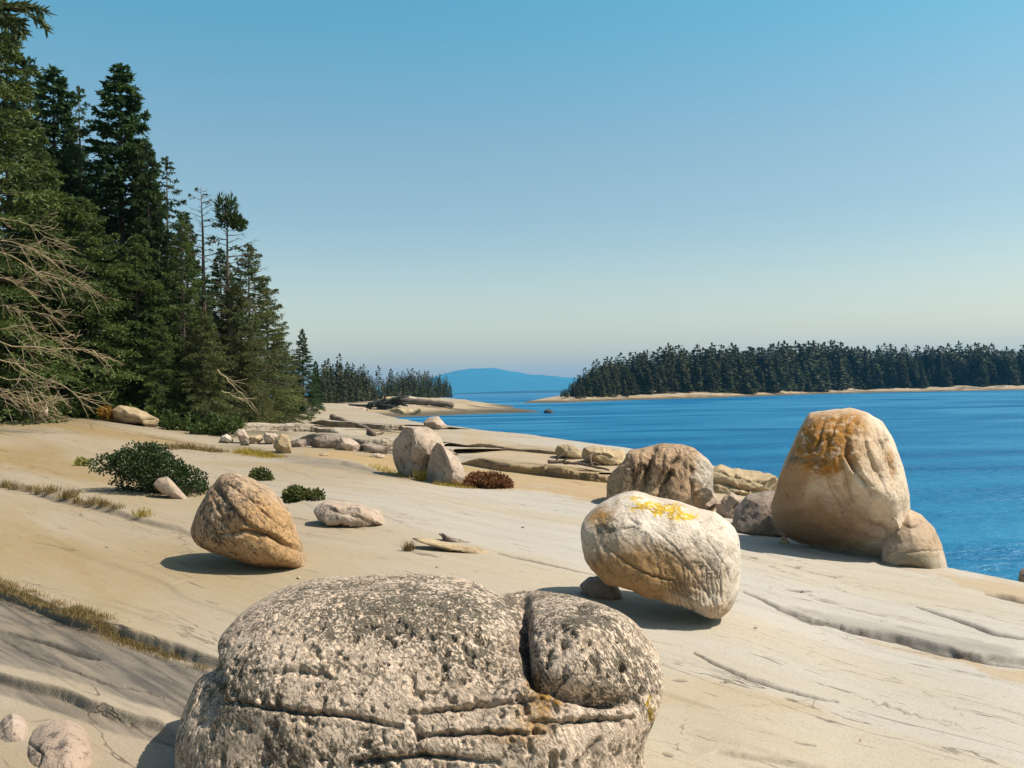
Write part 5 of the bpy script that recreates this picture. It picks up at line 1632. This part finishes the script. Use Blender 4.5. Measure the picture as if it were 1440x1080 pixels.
for k in range(60):
    a, b = rng.uniform(518, 560), rng.uniform(140, 175)
    f_ = rng.uniform(0, 1)
    o = hz(520, 138, 0.5) * (1 - f_) + hz(560, 140, 1.0) * f_
    dv = rng.normal(size=3) * np.array([2.2, 1, 0.7])
    tg_.tube(np.stack([o, o + dv * 0.5 + rng.normal(size=3) * 0.2, o + dv]), [0.22, 0.2, 0.12], 5)
tag(tg_.build("driftwood", M["black"], loc=hz(540, 139, 0.0)), "black tangle of uprooted wood on the near side of the rocky point", "driftwood")
for i, (ol, Y, mt, lb) in enumerate([
        ([(455, 573), (470, 569), (500, 572), (528, 576), (530, 588), (490, 588), (460, 582)], 118, "pink", "long pale rock bar below the headland spruces"),
        ([(456, 572), (460, 569), (467, 571), (466, 576), (458, 576)], 114, "cream", "white rock lump at the left end of the pale rock bar"),
        ([(476, 574), (484, 571), (492, 573), (490, 579), (478, 579)], 116, "pink", "small round rock beside the white lump on the rock bar"),
        ([(540, 580), (556, 573), (580, 575), (598, 583), (590, 589), (548, 588)], 137, "tanrock", "jagged ochre rock at the waterline of the rocky point"),
        ([(530, 564), (545, 561), (552, 565), (545, 569), (532, 569)], 165, "pink", "flat pale slab tipped above the black tangle"),
        ([(566, 561), (576, 557), (586, 559), (590, 564), (570, 565)], 210, "cream", "white topped rock near the outer headland clump")]):
    boulder("rock", lb, "rock", ol, Y, 3.0 if i in (0, 3) else 1.2, M[mt], n=36, p=2.7, facet=0.7, rough=1.3, seed=60 + i)

# ------------------------------------------------------------------ sky, sun, air
SUN_EL, SUN_AZ = math.radians(54), math.radians(98)        # azimuth from +Y towards +X
w = bpy.data.worlds.new("World")
scene.world = w
w.use_nodes = True
wn = w.node_tree.nodes
wn.clear()
sky = wn.new("ShaderNodeTexSky")
sky.sky_type = "NISHITA"
sky.sun_disc = False
sky.sun_elevation = SUN_EL
sky.sun_rotation = SUN_AZ
sky.air_density = 1.0
sky.dust_density = 2.0
sky.ozone_density = 1.0
bg = wn.new("ShaderNodeBackground")
bg.inputs["Strength"].default_value = 0.12
hs = wn.new("ShaderNodeMix")
hs.data_type = "RGBA"
hs.blend_type = "MULTIPLY"
hs.inputs["Factor"].default_value = 1.0
tc = wn.new("ShaderNodeTexCoord")
sx = wn.new("ShaderNodeSeparateXYZ")
gr = wn.new("ShaderNodeValToRGB")
gr.color_ramp.interpolation = "EASE"
el = gr.color_ramp.elements
el[0].position, el[0].color = 0.0, (1.75, 1.34, 0.93, 1)
el[1].position, el[1].color = 0.42, (0.54, 1.17, 1.09, 1)
e4 = el.new(0.045)
e4.color = (1.42, 1.22, 0.94, 1)
e2 = el.new(0.20)
e2.color = (0.95, 1.06, 0.93, 1)
e3 = el.new(0.72)
e3.color = (0.60, 0.66, 0.66, 1)
out = wn.new("ShaderNodeOutputWorld")
L = w.node_tree.links
L.new(tc.outputs["Generated"], sx.inputs[0])
L.new(sx.outputs["Z"], gr.inputs[0])
L.new(gr.outputs[0], hs.inputs[7])
L.new(sky.outputs[0], hs.inputs[6])
L.new(hs.outputs[2], bg.inputs["Color"])
L.new(bg.outputs[0], out.inputs["Surface"])

sd = bpy.data.lights.new("sun", "SUN")
sd.energy = 5.0
sd.angle = math.radians(0.5)
sd.color = (1.0, 0.92, 0.81)
so = bpy.data.objects.new("sun", sd)
COL.objects.link(so)
from mathutils import Vector
sdir = Vector((math.cos(SUN_EL) * math.sin(SUN_AZ), math.cos(SUN_EL) * math.cos(SUN_AZ), math.sin(SUN_EL)))
so.rotation_euler = sdir.to_track_quat("Z", "Y").to_euler()
so.location = (30, -20, 40)

HAZE = True
if HAZE:
    hx, y0, y1, zb, zt = 9000.0, -60.0, 9800.0, -2.6, 250.0
    Vh = np.array([(x, y, z) for x in (-hx, hx) for y in (y0, y1) for z in (zb, zt)], float)
    Qh = np.array([(0, 1, 3, 2), (4, 6, 7, 5), (0, 4, 5, 1), (2, 3, 7, 6), (0, 2, 6, 4), (1, 5, 7, 3)])
    mh = bpy.data.materials.new("haze_air")
    mh.use_nodes = True
    nh = mh.node_tree.nodes
    nh.clear()
    pv = nh.new("ShaderNodeVolumePrincipled")
    pv.inputs["Color"].default_value = (0.14, 0.55, 0.92, 1)
    pv.inputs["Density"].default_value = 8.0e-5
    pv.inputs["Anisotropy"].default_value = 0.2
    oh = nh.new("ShaderNodeOutputMaterial")
    mh.node_tree.links.new(pv.outputs[0], oh.inputs["Volume"])
    hob = mk("haze", Vh, Qh, mh, smooth=False)
    tag(hob, "thin blue air between the shore and the far mountain", "haze", None, "stuff")

scene.view_settings.view_transform = "Standard"
scene.view_settings.look = "None"
scene.view_settings.gamma = 1.0
scene.view_settings.exposure = 0.32
scene.cycles.use_denoising = True
scene.cycles.max_bounces = 6
scene.cycles.diffuse_bounces = 3
scene.cycles.glossy_bounces = 3
scene.cycles.transmission_bounces = 2
scene.cycles.volume_bounces = 1
scene.cycles.transparent_max_bounces = 8
